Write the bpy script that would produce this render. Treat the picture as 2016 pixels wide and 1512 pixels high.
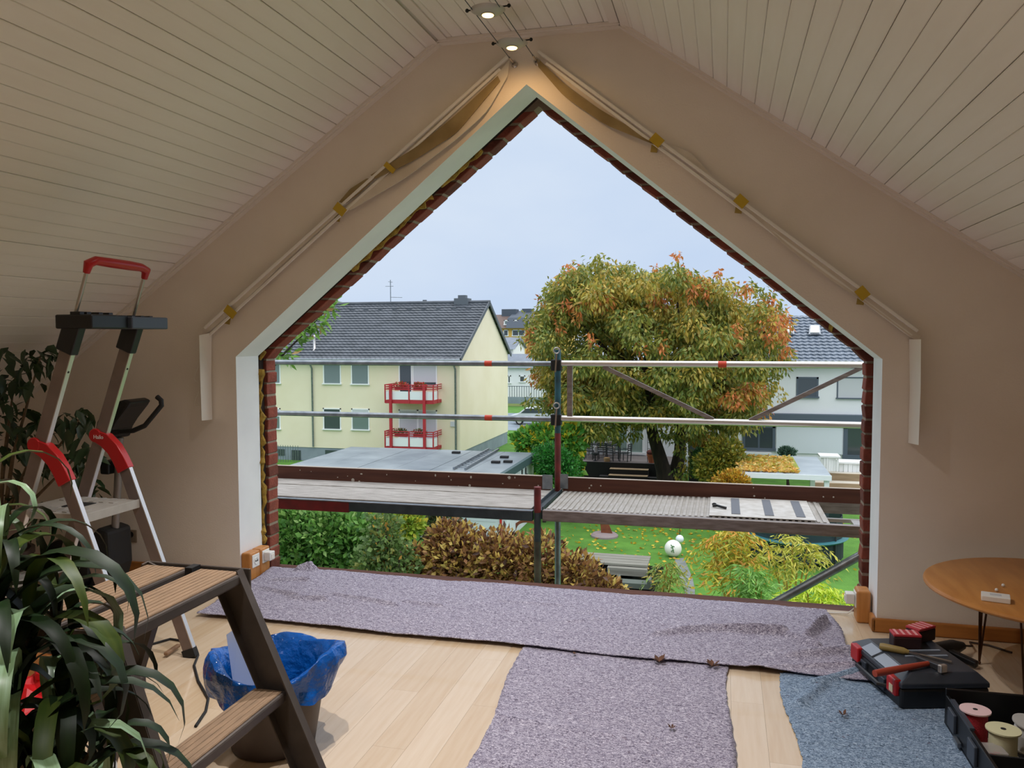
import bpy, bmesh, math, random
import numpy as np
from mathutils import Vector, Matrix
random.seed(11); RNG = np.random.default_rng(5)
for _o in list(bpy.data.objects): bpy.data.objects.remove(_o)
SC = bpy.context.scene; COL = SC.collection; PI = math.pi

# ------------------------------------------------------------------ camera
F_PX, YAW, PITCH, ROLL = 1622.15, .2519, .0572, -.0029
EYE = Vector((0, 0, 1.5))
_f = Vector((-math.sin(YAW)*math.cos(PITCH), math.cos(YAW)*math.cos(PITCH), -math.sin(PITCH)))
_r = Vector((math.cos(YAW), math.sin(YAW), 0)); _u = _r.cross(_f)
CR = _r*math.cos(ROLL) + _u*math.sin(ROLL); CU = CR.cross(_f); CF = _f
cam = bpy.data.cameras.new('camera'); cam.sensor_width = 36; cam.lens = F_PX/2016*36; cam.clip_end = 600; cam.clip_start = .05
camo = bpy.data.objects.new('camera', cam); COL.objects.link(camo)
camo.matrix_world = Matrix(((CR.x, CU.x, -CF.x, EYE.x), (CR.y, CU.y, -CF.y, EYE.y), (CR.z, CU.z, -CF.z, EYE.z), (0, 0, 0, 1)))
SC.camera = camo

# ------------------------------------------------------------------ sky, veiled sun, exposure
SKY_STRENGTH = 1.0
SUN_STRENGTH = 3.6
EXPOSURE = 0.0
LAMP_W = 2.5
ADDED_LAMPS = 50.
w = bpy.data.worlds.new('overcast_sky'); SC.world = w; w.use_nodes = True
nt = w.node_tree; nt.nodes.clear()
def N(nt, t, **k):
    n = nt.nodes.new(t)
    for a, b in k.items(): setattr(n, a, b)
    return n
tc = N(nt, 'ShaderNodeTexCoord'); mp = N(nt, 'ShaderNodeMapping'); mp.inputs['Scale'].default_value = (1, 1, 2.5)
nz = N(nt, 'ShaderNodeTexNoise'); nz.inputs['Scale'].default_value = 2.2; nz.inputs['Detail'].default_value = 5
rp = N(nt, 'ShaderNodeValToRGB'); bg = N(nt, 'ShaderNodeBackground'); ou = N(nt, 'ShaderNodeOutputWorld')
rp.color_ramp.elements[0].position = .3; rp.color_ramp.elements[0].color = (.54, .67, .88, 1)
rp.color_ramp.elements[1].position = .7; rp.color_ramp.elements[1].color = (.68, .78, .92, 1)
bg.inputs['Strength'].default_value = SKY_STRENGTH
for a, b in ((tc.outputs['Generated'], mp.inputs[0]), (mp.outputs[0], nz.inputs['Vector']), (nz.outputs['Fac'], rp.inputs[0]), (rp.outputs[0], bg.inputs[0]), (bg.outputs[0], ou.inputs[0])):
    nt.links.new(a, b)
sl = bpy.data.lights.new('veiled_sun', 'SUN'); sl.energy = SUN_STRENGTH; sl.angle = math.radians(120); sl.color = (1, .97, .93)
so = bpy.data.objects.new('veiled_sun', sl); COL.objects.link(so)
so.rotation_euler = Vector((-.25, .02, -.95)).to_track_quat('-Z', 'Y').to_euler(); so.location = (20, -30, 40)
SC.view_settings.view_transform = 'Standard'; SC.view_settings.look = 'None'; SC.view_settings.gamma = 1
SC.view_settings.exposure = EXPOSURE; SC.view_settings.use_curve_mapping = False

# ------------------------------------------------------------------ layout helpers: photo measurements onto real planes
def _ray(u, v): return CF + CR*((u-1008)/F_PX) + CU*((756-v)/F_PX)
def at(u, v, y): d = _ray(u, v); return EYE + d*(y/d.y)
def atz(u, v, z): d = _ray(u, v); return EYE + d*((z-1.5)/d.z)
def atx(u, v, x): d = _ray(u, v); return EYE + d*(x/d.x)
def atd(u, v, dep): return EYE + _ray(u, v)*dep
# ------------------------------------------------------------------ mesh helpers
WM = {}
class MB:
    def __init__(s): s.v = []; s.f = []; s.m = []; s.mi = 0
    def add(s, vs, fs):
        b = len(s.v); s.v += [tuple(p) for p in vs]; s.f += [tuple(b+i for i in f) for f in fs]; s.m += [s.mi]*len(fs); return s
    def box(s, x0, x1, y0, y1, z0, z1):
        return s.add([(x0,y0,z0),(x1,y0,z0),(x1,y1,z0),(x0,y1,z0),(x0,y0,z1),(x1,y0,z1),(x1,y1,z1),(x0,y1,z1)],
                     [(0,3,2,1),(4,5,6,7),(0,1,5,4),(1,2,6,5),(2,3,7,6),(3,0,4,7)])
    def bar(s, p, q, w, h, up=(0,0,1), w2=None, h2=None):      # box section along p->q
        p = Vector(p); q = Vector(q); d = (q-p).normalized(); a = d.cross(Vector(up))
        a = a.normalized() if a.length > 1e-5 else Vector((1,0,0)); b = a.cross(d)
        w2 = w if w2 is None else w2; h2 = h if h2 is None else h2
        vs = [p-a*w/2-b*h/2, p+a*w/2-b*h/2, p+a*w/2+b*h/2, p-a*w/2+b*h/2, q-a*w2/2-b*h2/2, q+a*w2/2-b*h2/2, q+a*w2/2+b*h2/2, q-a*w2/2+b*h2/2]
        return s.add(vs, [(0,3,2,1),(4,5,6,7),(0,1,5,4),(1,2,6,5),(2,3,7,6),(3,0,4,7)])
    def tube(s, pts, r, n=8, cap=True):
        P = [Vector(p) for p in pts]; R = list(r) if hasattr(r, '__len__') else [r]*len(P)
        d0 = (P[1]-P[0]).normalized(); a = d0.cross(Vector((0,0,1)))
        a = a.normalized() if a.length > 1e-3 else Vector((1,0,0))
        vs = []
        for i, p in enumerate(P):
            d = (P[min(i+1, len(P)-1)]-P[max(i-1, 0)]).normalized()
            a = (a-d*a.dot(d)).normalized(); b = d.cross(a)
            for k in range(n):
                t = 2*PI*k/n; vs.append(p+(a*math.cos(t)+b*math.sin(t))*R[i])
        fs = [(i*n+k, i*n+(k+1) % n, (i+1)*n+(k+1) % n, (i+1)*n+k) for i in range(len(P)-1) for k in range(n)]
        if cap: fs += [tuple(range(n))[::-1], tuple((len(P)-1)*n+k for k in range(n))]
        return s.add(vs, fs)
    def lathe(s, prof, c=(0,0,0), n=24, mat=None):
        c = Vector(c); vs = []
        for r, z in prof:
            for k in range(n):
                t = 2*PI*k/n; q = Vector((r*math.cos(t), r*math.sin(t), z)); vs.append(c+(mat@q if mat else q))
        m = len(prof); fs = [(i*n+k, i*n+(k+1) % n, (i+1)*n+(k+1) % n, (i+1)*n+k) for i in range(m-1) for k in range(n)]
        if prof[0][0] > 1e-6: fs.append(tuple(range(n))[::-1])
        if prof[-1][0] > 1e-6: fs.append(tuple((m-1)*n+k for k in range(n)))
        return s.add(vs, fs)
    def prism(s, poly, a, b, plane='xz'):                      # polygon extruded along the third axis from a to b
        def m(p, t): return {'xz': (p[0], t, p[1]), 'yz': (t, p[0], p[1]), 'xy': (p[0], p[1], t)}[plane]
        n = len(poly); vs = [m(p, a) for p in poly]+[m(p, b) for p in poly]
        return s.add(vs, [tuple(range(n)), tuple(range(2*n-1, n-1, -1))]+[(i, (i+1) % n+0, (i+1) % n+n, i+n) for i in range(n)])
    def ball(s, c, r, nu=14, nv=9):
        rx, ry, rz = r if hasattr(r, '__len__') else (r, r, r); c = Vector(c)
        vs = [c+Vector((0,0,rz))]
        for j in range(1, nv):
            ph = PI*j/nv
            for i in range(nu):
                t = 2*PI*i/nu; vs.append(c+Vector((rx*math.sin(ph)*math.cos(t), ry*math.sin(ph)*math.sin(t), rz*math.cos(ph))))
        vs.append(c-Vector((0,0,rz))); L = len(vs)-1
        fs = [(0, 1+i, 1+(i+1) % nu) for i in range(nu)]
        for j in range(nv-2):
            for i in range(nu): fs.append((1+j*nu+i, 1+(j+1)*nu+i, 1+(j+1)*nu+(i+1) % nu, 1+j*nu+(i+1) % nu))
        fs += [(L, 1+(nv-2)*nu+(i+1) % nu, 1+(nv-2)*nu+i) for i in range(nu)]
        return s.add(vs, fs)
    def strip(s, A, B, th, nrm):                               # solid ribbon between two polylines, thickness th along nrm
        n = len(A); nr = Vector(nrm).normalized()*th
        vs = [Vector(p) for p in A]+[Vector(p) for p in B]+[Vector(p)+nr for p in A]+[Vector(p)+nr for p in B]
        fs = []
        for i in range(n-1):
            fs += [(i, i+1, n+i+1, n+i), (2*n+i, 3*n+i, 3*n+i+1, 2*n+i+1), (i, 2*n+i, 2*n+i+1, i+1), (n+i, n+i+1, 3*n+i+1, 3*n+i)]
        fs += [(0, n, 3*n, 2*n), (n-1, 3*n-1, 4*n-1, 2*n-1)]
        return s.add(vs, fs)
    def build(s, name, mat, parent=None, smooth=False, local=False, bevel=0., seg=2, fixn=True):
        V = s.v; Mp = WM.get(parent.name) if parent else None
        if Mp is not None and not local:
            I = Mp.inverted(); V = [tuple(I@Vector(p)) for p in V]
        me = bpy.data.meshes.new(name); me.from_pydata(V, [], s.f)
        ms = mat if isinstance(mat, (list, tuple)) else [mat]
        for x in ms: me.materials.append(x)
        if len(ms) > 1: me.polygons.foreach_set('material_index', s.m)
        if fixn:
            bm = bmesh.new(); bm.from_mesh(me); bmesh.ops.recalc_face_normals(bm, faces=bm.faces); bm.to_mesh(me); bm.free()
        if smooth:
            me.polygons.foreach_set('use_smooth', [True]*len(me.polygons)); me.set_sharp_from_angle(angle=math.radians(38))
        o = bpy.data.objects.new(name, me); COL.objects.link(o)
        if parent: o.parent = parent; WM[o.name] = Mp if Mp is not None else Matrix()
        else: WM[o.name] = Matrix()
        if bevel:
            m = o.modifiers.new('bevel', 'BEVEL'); m.width = bevel; m.segments = seg; m.limit_method = 'ANGLE'; m.angle_limit = .6
        return o
def tag(o, label=None, cat=None, group=None, kind=None):
    if label: o['label'] = label
    if cat: o['category'] = cat
    if group: o['group'] = group
    if kind: o['kind'] = kind
    return o
def thing(name, label, cat, loc=(0,0,0), rz=0., group=None, kind=None):
    o = bpy.data.objects.new(name, None); COL.objects.link(o); o.empty_display_size = .1
    o.location = loc; o.rotation_euler = (0, 0, rz); WM[o.name] = Matrix.Translation(Vector(loc)) @ Matrix.Rotation(rz, 4, 'Z')
    return tag(o, label, cat, group, kind)
def inst(me, name, parent, mtx=None, loc=None):                # one more piece that shares mesh data
    o = bpy.data.objects.new(name, me); COL.objects.link(o)
    if parent: o.parent = parent
    if mtx is not None: o.matrix_local = mtx
    if loc is not None: o.location = loc
    WM[o.name] = (WM.get(parent.name, Matrix()) if parent else Matrix())
    return o
def copy_tree(o, parent=None):
    c = o.copy(); COL.objects.link(c); c.parent = parent
    for ch in list(o.children): copy_tree(ch, c)
    return c
def wob(p, amt=1., sc=1., seed=0.):
    x, y, z = p; return amt*(math.sin(x*sc*1.7+seed)+math.sin(y*sc*2.3+seed*2.1+x*sc)+math.sin(z*sc*1.9-seed))/3

# ------------------------------------------------------------------ materials
def C(h):
    h = h.lstrip('#'); c = [int(h[i:i+2], 16)/255 for i in (0, 2, 4)]
    return tuple((x/12.92 if x <= .04045 else ((x+.055)/1.055)**2.4) for x in c)+(1.,)
MATS = {}
def mat(name, c1, rough=.6, metal=0., c2=None, scale=8., bump=0., bscale=40., stretch=(1,1,1), lo=.35, hi=.65, detail=5., spec=.5, emit=0., alpha=1., trans=0., coat=0., bdist=.01, rough2=None):
    m = bpy.data.materials.new(name); m.use_nodes = True; nt = m.node_tree; b = nt.nodes['Principled BSDF']
    b.inputs['Base Color'].default_value = C(c1); b.inputs['Roughness'].default_value = rough; b.inputs['Metallic'].default_value = metal
    b.inputs['Specular IOR Level'].default_value = spec; b.inputs['Coat Weight'].default_value = coat; b.inputs['Transmission Weight'].default_value = trans
    if alpha < 1: b.inputs['Alpha'].default_value = alpha
    if c2 or bump:
        tc = N(nt, 'ShaderNodeTexCoord'); mp = N(nt, 'ShaderNodeMapping'); mp.inputs['Scale'].default_value = stretch
        nt.links.new(tc.outputs['Object'], mp.inputs[0])
    if c2:
        nz = N(nt, 'ShaderNodeTexNoise'); nz.inputs['Scale'].default_value = scale; nz.inputs['Detail'].default_value = detail
        rp = N(nt, 'ShaderNodeValToRGB'); rp.color_ramp.elements[0].position = lo; rp.color_ramp.elements[1].position = hi
        rp.color_ramp.elements[0].color = C(c1); rp.color_ramp.elements[1].color = C(c2)
        nt.links.new(mp.outputs[0], nz.inputs['Vector']); nt.links.new(nz.outputs['Fac'], rp.inputs[0]); nt.links.new(rp.outputs[0], b.inputs['Base Color'])
    if bump:
        n2 = N(nt, 'ShaderNodeTexNoise'); n2.inputs['Scale'].default_value = bscale; n2.inputs['Detail'].default_value = 4
        bp = N(nt, 'ShaderNodeBump'); bp.inputs['Strength'].default_value = bump; bp.inputs['Distance'].default_value = bdist
        nt.links.new(mp.outputs[0], n2.inputs['Vector']); nt.links.new(n2.outputs['Fac'], bp.inputs['Height']); nt.links.new(bp.outputs[0], b.inputs['Normal'])
    if emit: b.inputs['Emission Color'].default_value = C(c1); b.inputs['Emission Strength'].default_value = emit
    MATS[name] = m; return m
def leafmat(name, transl=.3, rough=.5):
    m = bpy.data.materials.new(name); m.use_nodes = True; nt = m.node_tree; b = nt.nodes['Principled BSDF']; o = nt.nodes['Material Output']
    a = N(nt, 'ShaderNodeAttribute', attribute_name='Col'); b.inputs['Roughness'].default_value = rough
    t = N(nt, 'ShaderNodeBsdfTranslucent'); mx = N(nt, 'ShaderNodeMixShader'); mx.inputs[0].default_value = transl
    nt.links.new(a.outputs['Color'], b.inputs['Base Color']); nt.links.new(a.outputs['Color'], t.inputs['Color'])
    nt.links.new(b.outputs[0], mx.inputs[1]); nt.links.new(t.outputs[0], mx.inputs[2]); nt.links.new(mx.outputs[0], o.inputs['Surface'])
    return m
LEAF = leafmat('foliage_leaf')
plaster = mat('painted_plaster', '#efe6da', .9, c2='#e9dfd2', scale=2.5, bump=.15, bscale=120)
reveal_white = mat('white_reveal_paint', '#f6f7f8', .75, c2='#eff0f2', scale=4)
ceil_white = mat('white_lacquered_board', '#f6f1e9', .55, c2='#f0e9df', scale=3, stretch=(3, .4, 3))
ceil_back = mat('board_joint', '#a5978a', .9)
trim_white = mat('white_trim_paint', '#ece4da', .6)
beech = mat('beech_plank', '#d4c0a4', .22, c2='#ccb495', coat=.25, scale=5, stretch=(9, .6, 9), lo=.3, hi=.7)
beech_joint = mat('beech_floor_base', '#c8aa80', .6)
wood_or = mat('beech_block', '#c98a4a', .45, c2='#b97a3c', scale=6, stretch=(6, 6, 1))
wood_base = mat('beech_skirting', '#b87838', .45, c2='#a5682e', scale=5, stretch=(1, 6, 6))
brick = mat('red_brick', '#9c5040', .95, c2='#7c4034', scale=16, bump=.5, bscale=60, lo=.3, hi=.75)
brick_b = mat('brown_brick', '#7e4436', .95, c2='#5c3028', scale=16, bump=.5, bscale=60, lo=.3, hi=.75)
mortar = mat('brick_mortar', '#9b8a7a', .95, bump=.4, bscale=90)
cavity = mat('cavity_shade', '#2a1a14', .95, bump=.3, bscale=50)
wool = mat('mineral_wool', '#b8953f', .95, c2='#8a6c2a', scale=30, bump=.8, bscale=70)
galv = mat('galvanised_steel', '#9aa0a6', .38, .75, c2='#7d848b', scale=14)
alu = mat('weathered_aluminium', '#a39a95', .42, .7, c2='#857b76', scale=10, stretch=(1, 5, 5))
alu_br = mat('bright_aluminium', '#d9d4cf', .32, .85)
dark_steel = mat('dark_blue_paint', '#2c363d', .6, c2='#3f4a50', scale=10)
red_paint = mat('worn_red_paint', '#7c2c2a', .6, c2='#5e2422', scale=12)
toe_brown = mat('brown_toe_board', '#4a2a20', .65, c2='#5d382b', scale=3, stretch=(.6, 5, 8), spec=.3)
black_pl = mat('black_plastic', '#0d0e10', .42)
black_soft = mat('matt_black', '#161616', .7)
grey_pl = mat('slate_grey_plastic', '#3b424c', .45)
red_pl = mat('red_plastic', '#b3161a', .35)
white_pl = mat('white_plastic', '#ecebe6', .4)
white_paint = mat('white_paint', '#eef0f0', .6)
yellow_tape = mat('yellow_tape', '#c4a428', .5)
steel_rod = mat('brushed_steel', '#b9b4ad', .28, .95)
glass_dk = mat('window_pane', '#5f6f72', .08, spec=.8)
leafdark = mat('dark_leaf', '#1e3318', .42, c2='#2b4520', scale=9)
# ------------------------------------------------------------------ the room shell
GY = 4.442; XC = -1.046; SLOPE = .70; TOPZ = 3.14; HALF = 3.6; TOPH = .50
def slope_z(x): return TOPZ if abs(x-XC) <= TOPH else TOPZ-SLOPE*(abs(x-XC)-TOPH)
KNEE = slope_z(XC+HALF); XL, XR, YB = XC-HALF, XC+HALF, -2.6
OXL, OXR, OH, OA, OXC = -2.880, .766, 1.383, 2.870, -1.057
def arch(xl, xr, h, a, xc, zb):      # opening outline, up the left jamb and down the right one
    return [(xl, zb), (xl, h), (xc, a), (xr, h), (xr, zb)]
outer = [(XR+.05, -.25), (XR+.05, KNEE), (XC+TOPH, TOPZ+.04), (XC-TOPH, TOPZ+.04), (XL-.05, KNEE), (XL-.05, -.25)]
b = MB(); op = arch(OXL, OXR, OH, OA, OXC, 0)
outer_r = [(OXR, -.25)]+[(XR+.05, -.25), (XR+.05, KNEE+.04), (XC+TOPH, TOPZ+.05), (XC-TOPH, TOPZ+.05), (XL-.05, KNEE+.04), (XL-.05, -.25)]+[(OXL, -.25)]
poly = outer_r+op[1:4]
b.prism(poly, GY, GY+.25)
n = len(poly); b.m = [0, 0]+[1 if i >= n-4 else 0 for i in range(n)]
b.build('wall_front', [plaster, reveal_white])['kind'] = 'structure'
MB().box(XL-.12, XL, YB, GY, -.1, KNEE+.2).build('wall_left', plaster)['kind'] = 'structure'
MB().box(XR, XR+.12, YB, GY, -.1, KNEE+.2).build('wall_right', plaster)['kind'] = 'structure'
MB().prism(outer[::-1], YB-.12, YB).build('wall_back', plaster)['kind'] = 'structure'

# ceiling: one backing shell, every board a piece of its own
b = MB(); T = .10; g = .016
prof = [(XL-.1, KNEE-.07+g), (XC-TOPH, TOPZ+g), (XC+TOPH, TOPZ+g), (XR+.1, KNEE-.07+g)]
b.prism(prof+[(x, z+T) for x, z in prof[::-1]], YB-.1, GY+.02)
ceiling = b.build('ceiling', ceil_back); ceiling['kind'] = 'structure'
PW = .083; LEN = GY-YB
b = MB(); hw = PW/2-.0009; c = .0028
b.prism([(-hw, c), (-hw+c, 0), (hw-c, 0), (hw, c), (hw, .013), (-hw, .013)], 0, LEN)
pm = b.build('plank', ceil_white); plank_me = pm.data; bpy.data.objects.remove(pm)
ang = math.atan(SLOPE); nsl = int((HALF-TOPH)/math.cos(ang)/PW)
for sgn in (-1, 1):
    for i in range(nsl):
        s_ = (i+.5)*PW
        x = XC+sgn*(TOPH+s_*math.cos(ang)); z = TOPZ-s_*math.sin(ang)
        j = random.uniform(-.0012, .0012)
        inst(plank_me, 'plank', ceiling, Matrix.Translation((x, YB, z+j)) @ Matrix.Rotation(sgn*ang+random.uniform(-.006, .006), 4, 'Y'))
nf = 12
for i in range(nf):
    x = XC-TOPH+(i+.5)*(2*TOPH/nf)
    inst(plank_me, 'plank', ceiling, Matrix.Translation((x, YB, TOPZ+random.uniform(-.001, .001))))
# cover strips where boards meet the gable wall and along both bends
for i, (x0, x1) in enumerate(((XL, XC-TOPH), (XC-TOPH, XC+TOPH), (XC+TOPH, XR))):
    p = Vector((x0, GY-.022, slope_z(x0)-.012)); q = Vector((x1, GY-.022, slope_z(x1)-.012))
    b = MB(); b.bar(p, q, .044, .022); b.bar(p+Vector((0, -.03, .004)), q+Vector((0, -.03, .004)), .016, .014)
    tag(b.build(f'trim_{i+1}', trim_white), kind='structure')
for i, s_ in enumerate((-1, 1)):
    x = XC+s_*TOPH
    b = MB(); b.bar((x+.03*s_, YB, TOPZ-.028), (x+.03*s_, GY-.04, TOPZ-.028), .05, .008, up=(s_*.35, 0, 1)); b.bar((x-.03*s_, YB, TOPZ-.006), (x-.03*s_, GY-.04, TOPZ-.006), .05, .008)
    tag(b.build(f'trim_{i+4}', trim_white), kind='structure')

# floor: slab with single boards laid towards the opening
fl = MB().box(XL-.1, XR+.1, YB-.1, 4.735, -.2, -.012).build('floor', beech_joint); fl['kind'] = 'structure'
PL = 1.35; pwid = .128
b = MB(); b.box(-pwid/2+.0003, pwid/2-.0003, .0003, PL-.0003, -.013, 0); pm = b.build('plank', beech, bevel=0); pme = pm.data; bpy.data.objects.remove(pm)
beech2 = mat('beech_plank_pale', '#d8c5aa', .22, c2='#d0b99b', coat=.25, scale=5, stretch=(9, .6, 9), lo=.3, hi=.7)
beech3 = mat('beech_plank_warm', '#d0ba9b', .22, c2='#c8ae8c', coat=.25, scale=5, stretch=(9, .6, 9), lo=.3, hi=.7)
pmes = [pme, pme.copy(), pme.copy()]; pmes[1].materials[0] = beech2; pmes[2].materials[0] = beech3
x = -4.5; r = 0
while x < 2.45:
    y = .1-(r*.47 % PL)
    while y < 4.735:
        y1 = min(y+PL, 4.735); sc = (y1-y)/PL
        inst(random.choice(pmes), 'plank', fl, Matrix.Translation((x, y, 0)) @ Matrix.Diagonal((1, sc, 1, 1))); y += PL
    x += pwid; r += 1
tag(MB().box(OXL-.02, OXR+.02, 4.737, 4.93, -.2, -.03).build('trim_6', toe_brown), kind='structure')

# brick outer leaf: backing of mortar, each brick of the jambs and the raking edges on its own
BY0, BY1 = 4.80, 4.915; BXL, BXR, BH, BA, BXC = -2.885, .745, 1.375, 2.845, -1.07
m_ = .005; poly = [(BXR+m_, -6.2), (XR+.5, -6.2), (XR+.5, KNEE+.1), (XC+TOPH, TOPZ+.35), (XC-TOPH, TOPZ+.35), (XL-.5, KNEE+.1), (XL-.5, -6.2), (BXL-m_, -6.2), (BXL-m_, -.25), (BXL-m_, BH+.006), (BXC, BA+.02), (BXR+m_, BH+.006), (BXR+m_, -.25)]
b = MB(); b.prism([p for p in poly[:7]]+[(BXL-m_, -6.2)]+[(BXL-m_, BH+.002), (BXC, BA+.006), (BXR+m_, BH+.002)], BY0+.004, BY1-.004)
b.box(BXL-m_, BXR+m_, BY0+.004, BY1-.004, -6.2, -.12)
wo = b.build('wall_outer', mortar); wo['kind'] = 'structure'
BP, BHT = .0777, .066
z = -.115; k = 0
def jit(a=.005): return random.uniform(-a, a)
while z < BA-.02:
    z0, z1 = z, z+BHT
    for side in (-1, 1):
        def edge(zz):
            if zz <= BH: return BXL if side < 0 else BXR
            t = (zz-BH)/(BA-BH); return (BXL+(BXC-BXL)*t) if side < 0 else (BXR+(BXC-BXR)*t)
        L = .115 if k % 2 else .24
        e0, e1 = edge(z0)+jit(), edge(min(z1, BA))+jit()
        if z1 > BH: e0 += -side*.0; L = .14
        o0, o1 = (e0, e1) if side < 0 else (e0, e1)
        far = min(e0, e1)-L if side < 0 else max(e0, e1)+L
        pl = [(far, z0), (e0, z0), (e1, z1), (far, z1)] if side < 0 else [(e0, z0), (far, z0), (far, z1), (e1, z1)]
        yj = jit(.004)
        b = MB(); b.prism(pl, BY0+yj, BY1+yj); b.build('brick', brick if random.random() < (.7 if side < 0 else .4) else brick_b, wo, bevel=.004, seg=1)  # right side gets more dark bricks: its shade put into the colour mix
    z += BP; k += 1
for side in (-1, 1):      # filler behind the plaster edge, the gap's shade put into its dark colour
    xs = OXL-.03 if side < 0 else OXR+.03
    MBX = MB(); e = .028
    if side < 0: pl = [(OXL-e, -.1), (OXL-e, OH+.02), (OXC, OA+.035), (OXC, OA+.16), (OXL-.14, OH+.07), (OXL-.14, -.1)]
    else: pl = [(OXR+e, -.1), (OXR+e, OH+.02), (OXC, OA+.035), (OXC, OA+.16), (OXR+.14, OH+.07), (OXR+.14, -.1)]
    tag(MBX.prism(pl, GY+.252, BY0+.002).build(f'trim_{7 if side<0 else 8}', cavity), kind='structure')
def wool_strip(label, pts, r0, seed):
    P = []; Rr = []; rs = random.Random(seed)
    for i in range(len(pts)-1):
        a, c = Vector(pts[i]), Vector(pts[i+1]); nn = max(2, int((c-a).length/.028))
        for k in range(nn):
            P.append(a.lerp(c, k/nn)+Vector((rs.uniform(-.009, .009), rs.uniform(-.012, .012), rs.uniform(-.009, .009)))); Rr.append(r0*rs.uniform(.35, 1.35))
    b = MB(); b.tube(P, Rr, 7); return tag(b.build('insulation_strip', wool, smooth=True), label, 'insulation', 'mineral wool in the wall joint')
yw = GY+.275
wool_strip('yellow mineral wool strip down the left jamb beside the bricks', [(OXL-.002, yw, .16), (OXL-.004, yw, .7), (OXL-.002, yw, 1.33)], .022, 1)
def rk(t, side=-1, d=.0):
    x0 = OXL if side < 0 else OXR; return (x0+(OXC-x0)*t, yw, OH+(OA-OH)*t+d)
wool_strip('lumpy yellow wool tuft at the left jamb corner', [rk(-.01), rk(.03)], .024, 2)
wool_strip('long frayed yellow wool strand along the left raking edge', [rk(.36), rk(.46), rk(.56), rk(.66)], .016, 3)
wool_strip('frayed yellow wool strand near the top of the left raking edge', [rk(.68), rk(.76), rk(.83)], .016, 4)
wool_strip('small yellow wool lump low on the right raking edge', [rk(.11, 1), rk(.135, 1)], .026, 5)
# skirting boards
b = MB(); b.box(XL, -2.905, GY-.02, GY, 0, .073); tag(b.build('baseboard_front_left', wood_base, bevel=.006), kind='structure')
b = MB(); b.box(OXR-.025, XR, GY-.022, GY+.0, 0, .073); b.box(OXR-.025, OXR, GY-.022, GY+.085, 0, .073); tag(b.build('baseboard_front_right', wood_base, bevel=.012, seg=3), kind='structure')

# ------------------------------------------------------------------ socket blocks at the jambs
def socket_block(label, x, y, rz, adapter=False):
    t = thing('socket_block', label, 'socket', (x, y, 0), rz, 'wooden socket blocks at the opening')
    MB().box(-.055, .055, -.034, .034, 0, .17).build('body', wood_or, t, local=True, bevel=.012, seg=3)
    p = MB().box(-.04, .04, -.039, -.033, .075, .155).build('cover_plate', white_pl, t, local=True, bevel=.004)
    b = MB(); b.lathe([(.022, 0), (.022, .004), (.017, .004), (.017, .001)], (0, -.039, .115), 18, Matrix.Rotation(PI/2, 4, 'X')); b.build('insert', white_pl, p, local=True)
    b = MB(); b.lathe([(.004, 0), (.004, .004)], (-.009, -.041, .115), 8, Matrix.Rotation(PI/2, 4, 'X')); b.lathe([(.004, 0), (.004, .004)], (.009, -.041, .115), 8, Matrix.Rotation(PI/2, 4, 'X')); b.build('contact_hole', black_soft, p, local=True)
    if adapter:
        a = MB().box(-.03, .03, -.085, -.04, .09, .145).build('plug_adapter', white_pl, t, local=True, bevel=.006)
        MB().box(-.015, .015, -.088, -.084, .1, .13).build('adapter_front', trim_white, a, local=True)
    return t
socket_block('front wooden socket block with white outlet at the left jamb', OXL+.036, 4.50, PI/2)
socket_block('rear wooden socket block with white plug adapter at the left jamb', OXL+.036, 4.615, PI/2, True)
socket_block('wooden socket block with white plug adapter at the right jamb', OXR-.045, 4.60, -PI/2, True)
b = MB(); P = [(.70, 4.64, .06), (.66, 4.66, .012), (.56, 4.67, .004), (.44, 4.70, .004)]
b.tube(P, .004, 6); tag(b.build('white_cable', white_pl, smooth=True), 'thin white cable running from the right jamb socket', 'cable')
t = thing('wall_socket', 'dark plug in the wall socket behind the exercise bike', 'socket', (-3.66, GY, .235))
MB().box(-.04, .04, -.01, 0, -.04, .04).build('cover_plate', mat('beige_socket', '#8a7a68', .5), t, local=True, bevel=.004)
MB().lathe([(.02, 0), (.017, .05)], (0, -.01, .01), 12, Matrix.Rotation(PI/2, 4, 'X')).build('plug', black_pl, t, local=True)
MB().tube([(0, -.05, .005), (0, -.055, -.06), (-.01, -.05, -.2)], .005, 6).build('cord', black_pl, t, local=True)

# ------------------------------------------------------------------ low voltage cable lamps
WZ = 2.98; WX0, WX1 = -1.122, -.994
for i, (x, lb) in enumerate(((WX0, 'left lamp wire running under the ceiling to the gable hook'), (WX1, 'right lamp wire running under the ceiling to the gable hook'))):
    t = thing('lamp_wire', lb, 'wire', (x, GY, WZ), 0, 'low voltage lamp wires')
    MB().tube([(x, YB+.02, WZ), (x, GY-.07, WZ)], .0022, 6).build('wire', dark_steel, t)
    MB().tube([(x, GY-.12, WZ), (x, GY-.05, WZ)], .006, 8).build('turnbuckle', steel_rod, t)
    MB().lathe([(.018, 0), (.018, .006), (.012, .012), (.012, .002)], (x, GY, WZ-.0), 14, Matrix.Rotation(PI/2, 4, 'X')).build('wall_hook', steel_rod, t)
    ring = [(x+.014*math.cos(a), GY-.03+.0*a, WZ+.014*math.sin(a)) for a in np.linspace(0, 2*PI, 15)]
    MB().tube(ring, .003, 6).build('eyelet', steel_rod, t)
dish_m = mat('frosted_dish', '#b9b4ac', .45, .2)
bulb_m = mat('lit_halogen', '#ffc878', .4, emit=7.)
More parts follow.
